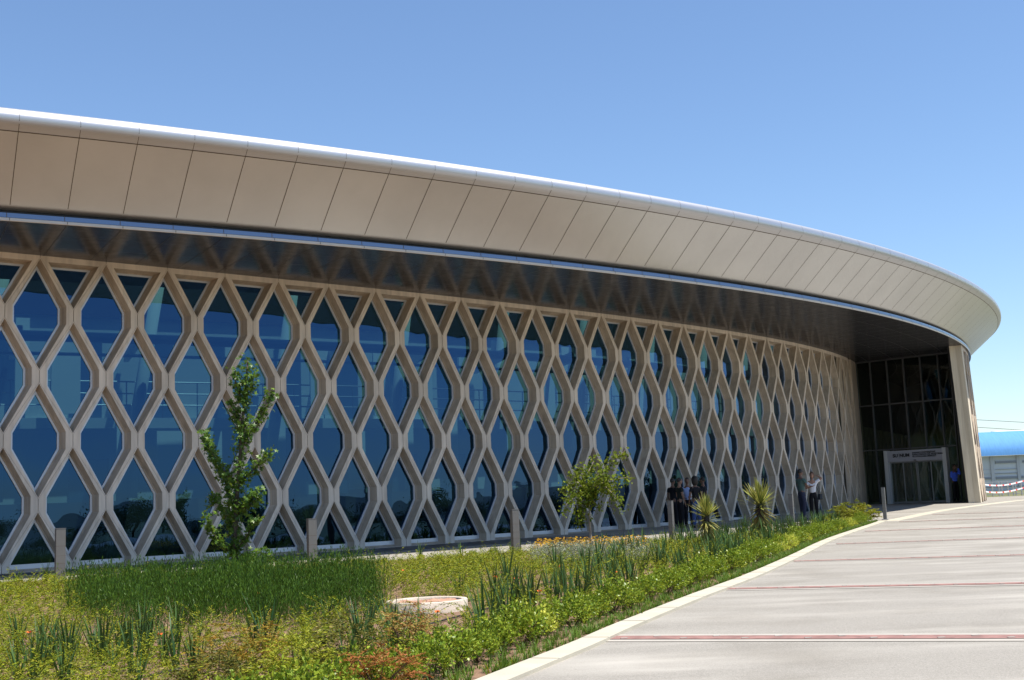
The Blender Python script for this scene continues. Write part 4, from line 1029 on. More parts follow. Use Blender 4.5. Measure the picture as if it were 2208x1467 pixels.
for i, p in enumerate(Q):
    P = np.array([[p.x, p.y, 0.24]]).repeat(7, 0); an = np.arange(7) * 0.9; D = np.stack([np.cos(an), np.sin(an), np.full(7, 0.4)], 1); v, f = leaves_at(P, D, 0.03, 0.8)
    o = np_mesh('poppy_flower', v, f, m_poppy); mb = MB(); mb.tube([(p.x, p.y, 0), (p.x, p.y, 0.24)], 0.003, 4); mb.build('stalk', m_twig, o)
    tag(o, 'small orange-red flower ' + FL[i], 'flower', 'orange flowers scattered in the bed')

# --- feathery foreground bushes
def feather_bush(px, py, H_, W_, cols, label, seed, nf=46, lw=0.023, name='feathery_shrub', group=None, cat='shrub'):
    r = np.random.default_rng(seed); p = at(px, py); t = empty(name, (p.x, p.y, zg(p.y)), 0, label, cat, group); P = []; D = []; mb = MB()
    for i in range(nf):
        az = r.uniform(0, 6.28); rr = W_ * math.sqrt(r.uniform(0, 1)); top = np.array([math.cos(az) * rr, math.sin(az) * rr, H_ * r.uniform(0.35, 1.0) * (1 - 0.45 * (rr / W_) ** 2)])
        if i % 3 == 0: mb.tube([(0, 0, 0), tuple(top * 0.5 + np.array([0, 0, 0.05])), tuple(top)], [0.006, 0.004, 0.002], 4, cap=False)
        for _ in range(5):
            d2 = r.normal(size=3) * np.array([1, 1, 0.35]); d2 += top / H_ * 0.35; d2 /= np.linalg.norm(d2); l = r.uniform(0.07, 0.15); sd = np.cross(d2, [0, 0, 1]); sd /= np.linalg.norm(sd) + 1e-6
            for k in range(9):
                q = top + d2 * l * k / 8 - np.array([0, 0, 0.03 * (k / 8) ** 2])
                for s_ in (-1, 1): P.append(q); D.append(sd * s_ + d2 * 0.7 + r.normal(size=3) * 0.15)
    v, f = leaves_at(np.array(P), np.array(D), lw, 0.34, r); np_mesh('foliage', v, f, leaf_mat('bush_leaf', cols, 0.35), parent=t); mb.build('stems', m_twig, t)
OR = [(0.28, 0.14, 0.015), (0.34, 0.20, 0.02), (0.17, 0.17, 0.02), (0.30, 0.24, 0.03), (0.12, 0.13, 0.02)]
YG = [(0.15, 0.20, 0.012), (0.28, 0.30, 0.02), (0.36, 0.36, 0.03), (0.10, 0.14, 0.015)]
OL = [(0.05, 0.075, 0.012), (0.11, 0.11, 0.018), (0.17, 0.14, 0.02), (0.07, 0.09, 0.015)]
RD = [(0.30, 0.10, 0.025), (0.22, 0.12, 0.02), (0.40, 0.13, 0.04), (0.14, 0.13, 0.02)]
feather_bush(535, 1478, 0.46, 0.30, OR, 'feathery shrub with orange tips at the bottom edge, left of the yellow-green one', 1, 60)
feather_bush(640, 1512, 0.40, 0.27, YG, 'bright yellow-green feathery shrub at the bottom edge of the picture', 2, 66)
feather_bush(470, 1520, 0.36, 0.24, OL, 'dull green feathery shrub low at the bottom edge, leftmost of the feathery row', 6, 40)
feather_bush(735, 1480, 0.46, 0.26, OL, 'olive brown feathery shrub at the bottom edge, right of the yellow-green one', 3, 60)
feather_bush(815, 1530, 0.34, 0.26, RD, 'reddish feathery shrub at the bottom edge below the concrete ring', 4, 50)
feather_bush(880, 1440, 0.46, 0.24, [(0.26, 0.22, 0.04), (0.38, 0.14, 0.05), (0.20, 0.20, 0.03), (0.45, 0.36, 0.12)], 'sparse feathery shrub with coral and cream leaves below the concrete ring', 5, 34)
feather_bush(1812, 1129, 0.50, 0.42, YG[:2] + OL[1:3], 'feathery green shrub at the tip of the bed, leftmost of the three there', 7, 60, 0.05, group='feathery shrubs at the tip of the bed')
feather_bush(1838, 1124, 0.66, 0.42, YG[:2] + OL[:2], 'taller feathery green shrub in the middle of the three at the tip of the bed', 8, 60, 0.05, group='feathery shrubs at the tip of the bed')
feather_bush(1858, 1126, 0.50, 0.48, YG + OR[:1], 'wide yellow-green feathery shrub at the very tip of the bed', 9, 70, 0.05, group='feathery shrubs at the tip of the bed')
feather_bush(1770, 1140, 0.34, 0.22, YG, 'small yellow-green feathery plant in the bed below the woman in white', 10, 24, 0.045)

# ------------------------------------------------------------------ trees
def px2l(px, py, base, bp_, k):                                     # offset from the trunk foot in metres for a point seen at px, py
    q = atd(px, py, base.y); return np.array([q.x - base.x, 0, q.z - base.z])
def star_leaves(P, r, size):
    n = len(P); V = []; F = []
    for i in range(n):
        nrm = r.normal(size=3) + np.array([0.5, -0.3, 0.8]); nrm /= np.linalg.norm(nrm); x = np.cross(nrm, r.normal(size=3)); x /= np.linalg.norm(x); y = np.cross(nrm, x); s_ = size * r.uniform(0.6, 1.2); b = len(V)
        pts = []
        for k in range(10):
            rr = s_ * (0.55 if k % 2 == 0 else 0.2); an = k * math.pi / 5; pts.append(P[i] + x * rr * math.cos(an) + y * rr * math.sin(an) + nrm * (-0.12 * rr))
        V.append(P[i]); V += pts
        for k in range(5): F.append((b, b + 1 + (2 * k + 9) % 10, b + 1 + 2 * k, b + 1 + (2 * k + 1) % 10))
    return np.array(V), np.array(F)
def tree(name, foot, trunk, limbs, label, bark, leafm, r_trunk, leaf_fn, seed, trunk_leaf_from=0.1, dens=1.0, cl=0.13, depthf=0.5):
    base = at(*foot); r = np.random.default_rng(seed); t = empty(name, base, 0, label, 'tree'); mb = MB()
    T_ = [px2l(x, y, base, None, None) for x, y in trunk]; n = len(T_)
    mb.tube([tuple(q) for q in T_], [r_trunk * (1 - 0.75 * i / (n - 1)) for i in range(n)], 8); mb.build('trunk', bark, t, True)
    P = []
    for li, pts in enumerate(limbs):
        L0 = [px2l(x, y, base, None, None) for x, y in pts]; a0 = r.uniform(-1, 1) * depthf
        tot = np.linalg.norm(L0[-1] - L0[0])
        L0 = [q + np.array([0, a0 * np.linalg.norm(q - L0[0]), 0]) for q in L0]
        rb_ = max(0.006, r_trunk * 0.35); mb = MB(); mb.tube([tuple(q) for q in L0], [rb_ * (1 - 0.7 * i / (len(L0) - 1)) for i in range(len(L0))], 6); mb.build('limb', bark, t, True)
        for a_, b_ in zip(L0[:-1], L0[1:]):
            l = np.linalg.norm(b_ - a_); m_ = int(dens * l * 95)
            for _ in range(m_): k = r.uniform(0.0, 1.05); P.append(a_ + (b_ - a_) * k + r.normal(size=3) * cl * (0.55 if li else 0.5))
    for i in range(n - 1):
        if i / (n - 1) < trunk_leaf_from: continue
        l = np.linalg.norm(T_[i + 1] - T_[i])
        for _ in range(int(dens * l * 95)): k = r.uniform(0, 1.02); P.append(T_[i] + (T_[i + 1] - T_[i]) * k + r.normal(size=3) * cl * 0.8)
    P = np.array(P); P = P[P[:, 2] > 0.12]; v, f = leaf_fn(P, r); np_mesh('crown', v, f, leafm, parent=t)
    return t
m_t1 = leaf_mat('sweetgum_leaf', [(0.035, 0.085, 0.012), (0.075, 0.15, 0.02), (0.14, 0.22, 0.025), (0.05, 0.11, 0.015)], 0.35, 0.35)
m_t2 = leaf_mat('small_tree_leaf', [(0.06, 0.10, 0.012), (0.12, 0.17, 0.015), (0.21, 0.25, 0.03), (0.08, 0.12, 0.015)], 0.5, 0.8, 0.05)
tree('tall_narrow_tree', (505, 1264), [(505, 1266), (506, 1200), (508, 1120), (513, 1050), (518, 980), (522, 920), (527, 860), (531, 815), (534, 778)],
     [[(512, 1130), (480, 1040), (447, 985), (430, 945), (421, 925)], [(514, 1060), (478, 1010), (440, 960)], [(523, 960), (548, 915), (566, 880), (580, 845)], [(523, 930), (500, 880), (490, 868)],
      [(516, 1040), (548, 1015), (575, 985), (592, 972)], [(513, 1100), (545, 1075), (572, 1058)], [(511, 1110), (535, 1090), (570, 1075)], [(508, 1190), (540, 1150), (555, 1125), (566, 1112)], [(508, 1200), (478, 1170), (462, 1140), (458, 1110)],
      [(508, 1160), (470, 1095), (450, 1070), (440, 1085)], [(506, 1220), (535, 1200), (552, 1192), (570, 1196)], [(506, 1240), (530, 1225), (548, 1212)], [(506, 1250), (480, 1244), (455, 1240)], [(506, 1250), (486, 1225), (476, 1215)], [(526, 870), (510, 830), (512, 800)], [(529, 850), (545, 830), (548, 812)]],
     'tall narrow young tree with star-shaped leaves rising in front of the lattice', m_bark_d, m_t1, 0.045, lambda P, r: star_leaves(P, r, 0.085), 5, 0.08, 3.0, 0.082)
tree('small_leaning_tree', (1276, 1199), [(1276, 1201), (1274, 1165), (1272, 1130), (1271, 1095), (1270, 1065)],
     [[(1270, 1066), (1285, 1030), (1310, 1000), (1335, 982), (1348, 972)], [(1270, 1066), (1290, 1045), (1320, 1035), (1350, 1030)], [(1270, 1066), (1262, 1030), (1280, 1000), (1284, 985)], [(1270, 1066), (1245, 1040), (1225, 1045), (1217, 1062)],
      [(1268, 1075), (1240, 1070), (1222, 1085), (1215, 1100)], [(1270, 1070), (1250, 1090), (1245, 1115), (1252, 1132)], [(1270, 1066), (1305, 1050), (1325, 1070), (1336, 1095)], [(1270, 1066), (1240, 1025), (1250, 1008), (1262, 1005)],
      [(1270, 1066), (1300, 1040), (1315, 1050), (1325, 1065)], [(1270, 1066), (1262, 1040), (1255, 1020)], [(1270, 1066), (1282, 1040), (1300, 1020)], [(1270, 1070), (1285, 1085), (1292, 1095)], [(1270, 1066), (1235, 1055), (1232, 1070)], [(1268, 1080), (1256, 1100), (1262, 1122)]],
     'small leaning tree with a loose drooping crown beside the yellow flowers', m_bark, m_t2, 0.035, lambda P, r: leaves_at(P, r.normal(size=P.shape) + np.array([0, 0, -0.4]), 0.07, 0.6, r), 6, 0.9, 3.1, 0.12, 0.8)

# --- yuccas
m_yc = leaf_mat('yucca_leaf_centre', [(0.05, 0.11, 0.02), (0.08, 0.15, 0.03)], 0.25, 0.4); m_ye = leaf_mat('yucca_leaf_margin', [(0.30, 0.29, 0.06), (0.40, 0.37, 0.10)], 0.3, 0.4)
m_yd = leaf_mat('old_yucca_leaf', [(0.20, 0.17, 0.07), (0.30, 0.26, 0.12), (0.10, 0.09, 0.04)], 0.15, 0.6); m_yt = mat('yucca_trunk', (0.06, 0.045, 0.035), 0.95, var=0.3, scale=15)
def yucca(foot, crown_y, L_, label, seed, n=120, skirt=110, r0=0.045, skirt_to=0.5):
    base = at(*foot); r = np.random.default_rng(seed); t = empty('yucca', base, 0, label, 'yucca', 'yuccas in the bed'); H_ = atd(foot[0], crown_y, base.y).z - base.z; mb = MB()
    mb.tube([(0, 0, -0.02), (0.01, 0, H_ * 0.5), (0, 0, H_)], [r0 * 1.1, r0, r0 * 1.15], 10); mb.build('trunk', m_yt, t, True)
    def lf(nl, z0, z1, e0, e1, Lm, w, mats, nm):
        V = []; F = []; MI = []; b = 0
        for i in range(nl):
            az = r.uniform(0, 6.28); k = r.uniform(0, 1); el = e0 + (e1 - e0) * k; d = np.array([math.cos(az) * math.cos(el), math.sin(az) * math.cos(el), math.sin(el)]); sd = np.cross(d, [0, 0, 1.]); sd /= np.linalg.norm(sd) + 1e-6
            p = np.array([0, 0, z0 + (z1 - z0) * k + r.normal() * 0.015]) + d * 0.03; l = Lm * r.uniform(0.75, 1.1)
            for q in range(4):
                ww = w * (0.7, 1.0, 0.7, 0.05)[q]; c_ = p + d * l * q / 3 - np.array([0, 0, 0.05 * l * (q / 3) ** 2]); V += [c_ - sd * ww, c_ - sd * ww * 0.4, c_ + sd * ww * 0.4, c_ + sd * ww]
            for q in range(3):
                for c2 in range(3): a_ = b + q * 4 + c2; F.append((a_, a_ + 1, a_ + 5, a_ + 4)); MI.append(0 if c2 == 1 else 1)
            b += 16
        np_mesh(nm, np.array(V), np.array(F), mats, np.array(MI), t)
    lf(n, H_ - 0.05, H_ + 0.02, R(-8), R(85), L_, L_ * 0.042, [m_yc, m_ye], 'leaf_rosette')
    lf(skirt, H_ * skirt_to, H_ - 0.06, R(-68), R(-18), L_ * 0.72, L_ * 0.036, [m_yd, m_ye], 'old_leaves')
yucca((1528, 1194), 1112, 0.40, 'smaller yucca on a bare stem, in front of the huddled group of people', 1, 110, 120, 0.05, 0.62)
yucca((1643, 1168), 1088, 0.58, 'larger yucca with a shaggy skirt of old leaves, right one of the two', 2, 130, 150, 0.07, 0.25)

# --- trees and hedge on the far side of the plaza, seen only as reflections in the panes
m_far = leaf_mat('far_tree_leaf', [(0.03, 0.05, 0.012), (0.055, 0.08, 0.02), (0.08, 0.10, 0.025)], 0.2)
def blob(seed, W_, H_, n):
    r = np.random.default_rng(seed); c = r.normal(size=(14, 3)) * np.array([W_ * 0.35, W_ * 0.35, H_ * 0.2]) + np.array([0, 0, H_ * 0.6]); idx = r.integers(0, 14, n)
    P = c[idx] + r.normal(size=(n, 3)) * np.array([W_ * 0.16, W_ * 0.16, H_ * 0.12]); P[:, 2] = np.abs(P[:, 2]); return leaves_at(P, r.normal(size=P.shape), 0.17, 0.7, r)
pr = []
for i in range(3):
    v, f = blob(500 + i, 3.6, 3.6, 5200); o = np_mesh('crown', v, f, m_far); pr.append(o.data); bpy.data.objects.remove(o)
mb = MB(); mb.tube([(0, 0, 0), (0.05, 0, 1.0), (0, 0, 2.2)], [0.11, 0.09, 0.05], 8); o = mb.build('trunk', m_bark_d); tk = o.data; bpy.data.objects.remove(o)
random.seed(77)
for i in range(46):
    k = i / 45; ang = R(-118 + 165 * k); rr = random.uniform(44, 60); x = 4 + rr * math.cos(ang); y = 20 + rr * math.sin(ang) * 0.9
    if y > 0.9 * abs(x) * 2.0 and x < 30: continue
    if x > 0 and y > 0 and x / max(y, 1) < 0.62: continue
    t = empty('garden_tree', (x, y, zg(y)), random.uniform(0, 6), 'dark bushy tree beyond the plaza, mirrored in the window panes', 'tree', 'trees across the plaza'); s_ = random.uniform(0.38, 0.78); t.scale = (s_ * 1.2, s_ * 1.2, s_)
    c_ = bpy.data.objects.new('crown', pr[i % 3]); COL.objects.link(c_); c_.parent = t; q_ = bpy.data.objects.new('trunk', tk); COL.objects.link(q_); q_.parent = t
# ------------------------------------------------------------------ people
m_skin = mat('skin', (0.32, 0.17, 0.11), 0.6); m_skin2 = mat('skin_tan', (0.16, 0.082, 0.052), 0.6)  # skin tones darkened, the shade on the people is put into the color
def cloth(name, c): return mat(name, c, 0.85, spec=0.2, var=0.08, scale=14, bump=0.25, bscale=18)
def skin_mesh(nodes, edges, radii, sub=1, voxel=None, extra=None):
    """grow one continuous surface over a joint graph"""
    me = bpy.data.meshes.new('tmp'); me.from_pydata([tuple(n) for n in nodes], edges, []); o = bpy.data.objects.new('tmp', me); COL.objects.link(o)
    md = o.modifiers.new('s', 'SKIN'); md.use_smooth_shade = True; md.branch_smoothing = 0.6
    sv = me.skin_vertices[0].data
    for i, r_ in enumerate(radii): sv[i].radius = (r_ if isinstance(r_, tuple) else (r_, r_)); sv[i].use_root = (i == 0)
    ss = o.modifiers.new('ss', 'SUBSURF'); ss.levels = sub; ss.render_levels = sub
    dg = bpy.context.evaluated_depsgraph_get(); m1 = bpy.data.meshes.new_from_object(o.evaluated_get(dg)); bpy.data.objects.remove(o)
    if extra or voxel:
        bm = bmesh.new(); bm.from_mesh(m1)
        for (c, rad_, rot) in (extra or []):
            bmesh.ops.create_uvsphere(bm, u_segments=16, v_segments=12, radius=1, matrix=Matrix.Translation(c) @ rot @ Matrix.Diagonal((*rad_, 1)))
        bm.to_mesh(m1); bm.free(); o = bpy.data.objects.new('tmp', m1); COL.objects.link(o); rm = o.modifiers.new('r', 'REMESH'); rm.mode = 'VOXEL'; rm.voxel_size = voxel; rm.use_smooth_shade = True
        sm_ = o.modifiers.new('sm', 'SMOOTH'); sm_.iterations = 2; sm_.factor = 0.5
        dg = bpy.context.evaluated_depsgraph_get(); m2 = bpy.data.meshes.new_from_object(o.evaluated_get(dg)); bpy.data.objects.remove(o); m1 = m2
    m1.polygons.foreach_set('use_smooth', [True] * len(m1.polygons)); return m1
def person(loc, rz, H, label, group, arms, legs=None, top=None, bottom=None, shoes=None, hair=None, skin=None, female=False, head_yaw=0.0, sleeves='short', hairlong=False, lean=(0, 0), glasses=False, collar=None, beard=False, big_hair=1.0, sleeve_m=None):
    root = empty('person', loc, rz, label, 'person', group); V = Vector; sw = 0.086 if female else 0.098; hw = 0.050
    lx, ly = lean
    def sh(p, f): return V((p[0] + lx * f, p[1] + ly * f, p[2]))
    pel = sh((0, 0, 0.535), 0.5); waist = sh((0, 0.0, 0.62), 0.65); chest = sh((0, 0.004, 0.725), 0.85); nb = sh((0, -0.004, 0.825), 1); hd = sh((0, 0.008, 0.885), 1.05)
    legs = legs or [((-0.055, 0.01, 0.285), (-0.062, -0.005, 0.045)), ((0.055, 0.01, 0.285), (0.062, -0.005, 0.045))]
    N = [pel, waist, chest, nb, hd]; Ed = [(0, 1), (1, 2), (2, 3), (3, 4)]; Rr = [(0.078, 0.058), (0.068, 0.052), (0.083, 0.058), 0.036, 0.032]
    for side, ((kn), (an)) in zip((-1, 1), legs):
        b = len(N); hp = sh((side * hw, 0, 0.50), 0.5); N += [hp, V(kn), V(an), V((an[0] * 1.08, an[1] + 0.075, 0.02))]; Rr += [0.053, 0.033, 0.022, 0.018]; Ed += [(0, b), (b, b + 1), (b + 1, b + 2), (b + 2, b + 3)]
    hands = []
    for side, (el, wr, hdir) in zip((-1, 1), arms):
        b = len(N); so_ = sh((side * sw, -0.004, 0.795), 1); el = V(el); wr = V(wr); hdir = V(hdir).normalized(); palm = wr + hdir * 0.028; pt = wr + hdir * 0.052
        N += [so_, el, wr, palm]; Rr += [0.034, 0.0235, 0.0150, 0.0165]; Ed += [(2, b), (b, b + 1), (b + 1, b + 2), (b + 2, b + 3)]
        sx = hdir.cross(V((0, 0, 1)));  sx = (sx if sx.length > 0.1 else V((1, 0, 0))).normalized(); dn = sx.cross(hdir).normalized()
        for q, ln_ in enumerate((0.036, 0.042, 0.040, 0.031)):       # four fingers, slightly curled
            o_ = (q - 1.5) * 0.0095; c0 = len(N); N += [pt + sx * o_, pt + sx * o_ * 1.15 + hdir * ln_ * 0.55 + dn * 0.004, pt + sx * o_ * 1.2 + hdir * ln_ * 0.9 + dn * 0.016]; Rr += [0.0052, 0.0048, 0.0040]; Ed += [(b + 3, c0), (c0, c0 + 1), (c0 + 1, c0 + 2)]
        c0 = len(N); N += [wr + hdir * 0.018 + sx * 0.018 * -side, wr + hdir * 0.040 + sx * 0.034 * -side + dn * 0.006]; Rr += [0.0062, 0.0048]; Ed += [(b + 3, c0), (c0, c0 + 1)]
        hands.append(pt)
    N = [n * H for n in N]; Rr = [tuple(q * H for q in r_) if isinstance(r_, tuple) else r_ * H for r_ in Rr]
    hr = Matrix.Rotation(head_yaw, 4, 'Z'); hc = (sh((0, 0.012, 0.932), 1.1)) * H
    def hp_(x, y, z): return hc + (hr @ V((x, y, z))) * H
    ex = [(hc, (0.043 * H, 0.054 * H, 0.062 * H), hr), (hp_(0, 0.018, -0.030), (0.031 * H, 0.036 * H, 0.036 * H), hr), (hp_(0, 0.056, -0.008), (0.008 * H, 0.012 * H, 0.015 * H), hr), (hp_(0, 0.048, -0.033), (0.015 * H, 0.008 * H, 0.006 * H), hr),
          (hp_(-0.044, -0.002, -0.006), (0.007 * H, 0.012 * H, 0.017 * H), hr), (hp_(0.044, -0.002, -0.006), (0.007 * H, 0.012 * H, 0.017 * H), hr), (hp_(0, -0.012, -0.06), (0.028 * H, 0.028 * H, 0.03 * H), hr)]
    me = skin_mesh(N, Ed, Rr, 1, 0.0085 * H, ex); me.materials.clear(); me.materials.append(skin or m_skin); o = bpy.data.objects.new('body', me); COL.objects.link(o); o.parent = root
    def child(nm, me_, m_):
        me_.materials.clear(); me_.materials.append(m_); c = bpy.data.objects.new(nm, me_); COL.objects.link(c); c.parent = root; return c
    # shirt
    g = 0.011; N2 = [sh((0, 0, 0.515), 0.5), sh((0, 0, 0.60), 0.62), sh((0, 0.004, 0.715), 0.85), sh((0, -0.002, 0.80), 1), sh((0, -0.002, 0.818), 1)]; E2 = [(0, 1), (1, 2), (2, 3), (3, 4)]
    R2 = [(0.088, 0.068), (0.080 if not female else 0.072, 0.064), (0.094, 0.070), (0.070, 0.052), (0.040, 0.040)]
    for side, (el, wr, hdir) in zip((-1, 1), arms):
        b = len(N2); so_ = sh((side * sw, -0.004, 0.793), 1); el = V(el); wr = V(wr)
        if sleeves == 'short': N2 += [so_, so_.lerp(el, 0.62)]; R2 += [0.040, 0.037]; E2 += [(2, b), (b, b + 1)]
        else: N2 += [so_, el, el.lerp(wr, 0.92)]; R2 += [0.044, 0.033, 0.024]; E2 += [(2, b), (b, b + 1), (b + 1, b + 2)]
    child('shirt', skin_mesh([n * H for n in N2], E2, [tuple(q * H for q in r_) if isinstance(r_, tuple) else r_ * H for r_ in R2], 2), top)
    N3 = [sh((0, 0, 0.535), 0.5), sh((0, 0, 0.60), 0.6)]; R3 = [(0.088, 0.066), (0.074, 0.058)]; E3 = [(0, 1)]
    for side, ((kn), (an)) in zip((-1, 1), legs):
        b = len(N3); hp = sh((side * hw, 0, 0.485), 0.5); k_ = V(kn); a_ = V(an); N3 += [hp, k_, a_ + V((0, 0, -0.012))]; R3 += [0.062, 0.045, 0.036]; E3 += [(0, b), (b, b + 1), (b + 1, b + 2)]
    child('trousers', skin_mesh([n * H for n in N3], E3, [tuple(q * H for q in r_) if isinstance(r_, tuple) else r_ * H for r_ in R3], 2), bottom)
    for side, ((kn), (an)) in zip((-1, 1), legs):
        bm = bmesh.new(); bmesh.ops.create_uvsphere(bm, u_segments=14, v_segments=8, radius=1, matrix=Matrix.Translation(V((an[0] * 1.05, an[1] + 0.035, 0.018)) * H) @ Matrix.Diagonal((0.027 * H, 0.078 * H, 0.026 * H, 1)))
        for v in bm.verts: v.co.z = max(v.co.z, 0.002)
        m_ = bpy.data.meshes.new('shoe'); bm.to_mesh(m_); bm.free(); child('shoe', m_, shoes or m_dark)
    if hair:
        bm = bmesh.new(); s_ = big_hair
        bmesh.ops.create_uvsphere(bm, u_segments=20, v_segments=14, radius=1, matrix=Matrix.Translation(hp_(0, -0.009, 0.012)) @ hr @ Matrix.Diagonal((0.047 * H * s_, 0.056 * H * s_, 0.060 * H * s_, 1)))
        inv = hr.inverted()
        for v in bm.verts:
            l = (inv @ (v.co - hc)) / H
            if l.y > 0.028 and l.z < 0.030: v.co = hc + (hr @ V((l.x * 0.8, 0.02, l.z))) * H
            elif l.z < -0.015 and not hairlong: v.co = hc + (hr @ V((l.x * 0.8, l.y * 0.7, -0.015 + (l.z + 0.015) * 0.6))) * H
            elif l.z < -0.01 and hairlong: v.co = hc + (hr @ V((l.x * 1.08, min(l.y, 0.012), -0.01 + (l.z + 0.01) * 1.7))) * H
        m_ = bpy.data.meshes.new('hair'); bm.to_mesh(m_); bm.free(); m_.polygons.foreach_set('use_smooth', [True] * len(m_.polygons)); child('hair', m_, hair)
    mb = MB()
    for q in (-1, 1):
        c = hp_(q * 0.017, 0.050, 0.006); mb.lathe([(0.0001, 0.0045 * H), (0.0045 * H, 0.0), (0.0001, -0.0045 * H)], 8, c=c)
    mo = mb.build('eyes', m_dark, root)
    if glasses:
        mb = MB()
        for q in (-1, 1): c = hp_(q * 0.019, 0.053, 0.006); mb.box(c, (0.026 * H, 0.010 * H, 0.017 * H), head_yaw)
        mb.box(hp_(0, 0.055, 0.008), (0.03 * H, 0.005 * H, 0.003 * H), head_yaw)
        for q in (-1, 1): mb.beam(hp_(q * 0.034, 0.048, 0.008), hp_(q * 0.046, -0.005, 0.004), 0.003 * H, 0.004 * H)
        mb.build('sunglasses', m_dark, root)
    return root, hands
def stand(px, py_foot): p = at(px, py_foot); return Vector((p.x, p.y, zg(p.y) + 0.012))
def height_px(p, px, py_top): q = atd(px, py_top, p.y); return q.z - p.z
h_dark = mat('dark_hair', (0.018, 0.013, 0.010), 0.6); h_brown = mat('brown_hair', (0.10, 0.045, 0.022), 0.6); h_bald = mat('cropped_hair', (0.035, 0.028, 0.024), 0.7)
AW = [((-0.135, -0.01, 0.635), (-0.125, 0.05, 0.50), (0, 0.2, -1)), ((0.135, -0.01, 0.635), (0.125, 0.05, 0.50), (0, 0.2, -1))]
# man in the green shirt, turned to the right, both hands in front of him
p = stand(1733, 1121.5); Hm = min(1.86, height_px(p, 1727, 1011))
r1, hd1 = person(p, R(-62), Hm, 'man in a dark green short-sleeved shirt, navy trousers and sunglasses, hands held out in front', None,
    [((-0.135, 0.035, 0.66), (-0.075, 0.135, 0.655), (0.45, 0.9, 0.05)), ((0.13, 0.03, 0.65), (0.05, 0.145, 0.64), (-0.3, 1, 0.1))],
    [((-0.05, 0.02, 0.285), (-0.062, 0.035, 0.045)), ((0.052, 0.0, 0.285), (0.058, -0.05, 0.045))],
    cloth('green_shirt', (0.075, 0.125, 0.112)), cloth('navy_trousers', (0.030, 0.034, 0.060)), m_dark, h_dark, m_skin2, glasses=True, head_yaw=0.15, lean=(0, -0.012))
# woman in white, facing the camera, one arm raised against the wall
p = stand(1757, 1119); Hw = min(1.78, height_px(p, 1751, 1018))
r2, hd2 = person(p, R(172), Hw, 'woman in a white short-sleeved top and black trousers, one arm raised behind her head', None,
    [((-0.215, 0.0, 0.855), (-0.115, -0.03, 0.915), (0.9, -0.2, 0.25)), ((0.150, 0.03, 0.645), (0.03, 0.115, 0.685), (-1, 0.25, 0.35))],
    [((-0.055, 0.01, 0.285), (-0.066, -0.005, 0.045)), ((0.050, 0.01, 0.285), (0.058, -0.005, 0.045))],
    cloth('white_top', (0.70, 0.69, 0.72)), cloth('black_trousers', (0.014, 0.013, 0.015)), m_dark, h_brown, m_skin, female=True, hairlong=True, big_hair=1.12, head_yaw=-0.2)
# bag at her side, strap over the shoulder
bg_ = empty('shoulder_bag', Vector(r2.location) + Vector((0.24, 0.06, Hw * 0.46)), 0.1, 'black shoulder bag hanging at the side of the woman in the white top', 'bag')
mb = MB(); mb.box((0, 0, 0), (0.12, 0.22, 0.20), taper=0.8); o = mb.build('pouch', m_dark, bg_); bv = o.modifiers.new('b', 'BEVEL'); bv.width = 0.025; bv.segments = 3
mb = MB(); mb.tube([(0, -0.06, 0.09), (-0.05, -0.07, 0.3), (-0.10, -0.03, Hw * 0.345), (-0.06, 0.06, 0.3), (0, 0.06, 0.09)], 0.011, 5); mb.build('strap', m_dark, bg_)
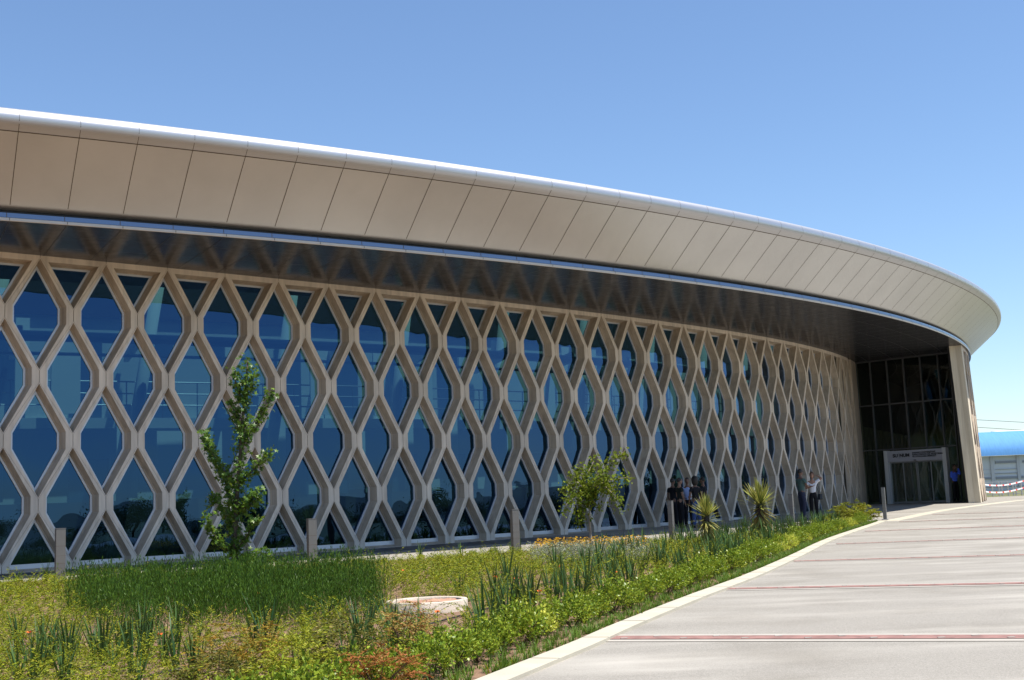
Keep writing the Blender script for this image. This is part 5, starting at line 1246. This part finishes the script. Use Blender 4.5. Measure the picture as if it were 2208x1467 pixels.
# the huddled group in deep shade
def gp(px, pyf, top_, rz, label, shirt, trs, arms=AW, **k):
    p = stand(px, pyf); H_ = max(1.5, min(1.86, height_px(p, px, top_))); return person(p, rz, H_, label, 'people huddled by the lattice', arms, None, shirt, trs, m_dark, k.pop('hair', h_dark), k.pop('skin', m_skin2), **k)
ck = cloth('blue_check_shirt', (0.30, 0.38, 0.62)); bl = cloth('black_shirt', (0.013, 0.013, 0.016)); jn = cloth('blue_jeans', (0.045, 0.075, 0.19)); dk = cloth('dark_trousers', (0.012, 0.012, 0.016)); wn = cloth('dark_olive_shirt', (0.020, 0.024, 0.020))
gp(1455, 1136, 1037, R(-50), 'person in black with close dark hair, leftmost of the huddled group', bl, dk)
gp(1470, 1139, 1035, R(-75), 'balding man in a dark polo shirt, second from the left in the huddled group', wn, dk, [((-0.13, -0.01, 0.64), (-0.10, 0.05, 0.50), (0, .2, -1)), ((0.14, 0.0, 0.64), (0.13, 0.05, 0.49), (0, .2, -1))], hair=h_bald, skin=m_skin)
gp(1487, 1137, 1035, R(178), 'man in a light blue checked shirt in the middle of the huddled group', ck, dk, [((-0.145, 0.0, 0.64), (-0.07, 0.10, 0.60), (1, 0.4, 0)), ((0.145, 0.0, 0.64), (0.08, 0.11, 0.58), (-1, 0.4, 0))], sleeves='short')
gp(1504, 1139, 1042, R(20), 'woman with big dark hair, dark top and blue jeans, in the huddled group', bl, jn, female=True, hairlong=True, big_hair=1.42)
gp(1521, 1133, 1034, R(60), 'person in black standing close to the lattice, rightmost of the huddled group', bl, dk)
# man in the bright blue shirt on the phone beside the doors
sb_, _ = epx(2063, 1080, 0.42); p = E(sb_, 0, 0.42); p.z = zg(p.y) + 0.006; Hb = min(1.9, height_px(p, 2058, 1001))
r3, hd3 = person(p, R(-155), Hb, 'man in a bright blue shirt with a phone to his ear beside the entrance doors', None,
    [((-0.14, 0.07, 0.73), (-0.058, 0.070, 0.905), (0.15, -0.1, 1)), ((0.145, 0.02, 0.65), (-0.02, 0.115, 0.665), (-1, 0.15, 0.1))], None,
    cloth('bright_blue_shirt', (0.10, 0.20, 0.95)), cloth('black_trousers_b', (0.012, 0.012, 0.015)), m_dark, h_dark, m_skin2, sleeves='long', glasses=True, head_yaw=0.2)
def held(root, hp, H, size, label, off=(0, 0, 0)):
    o = MB(); o.box((0, 0, 0), size); ob = o.build('mobile_phone', m_dark); q = Matrix.Rotation(root.rotation_euler.z, 3, 'Z') @ (hp * H + Vector(off)); ob.location = Vector(root.location) + q; ob.rotation_euler.z = root.rotation_euler.z
    bv = ob.modifiers.new('b', 'BEVEL'); bv.width = 0.003; tag(ob, label, 'phone'); return ob
held(r3, hd3[0], Hb, (0.012, 0.06, 0.125), 'dark mobile phone held to the ear of the man in bright blue', (0.0, 0.0, 0.02))
held(r1, hd1[1], Hm, (0.06, 0.12, 0.012), 'dark mobile phone in the hands of the man in the green shirt', (0.0, 0.01, 0.012))
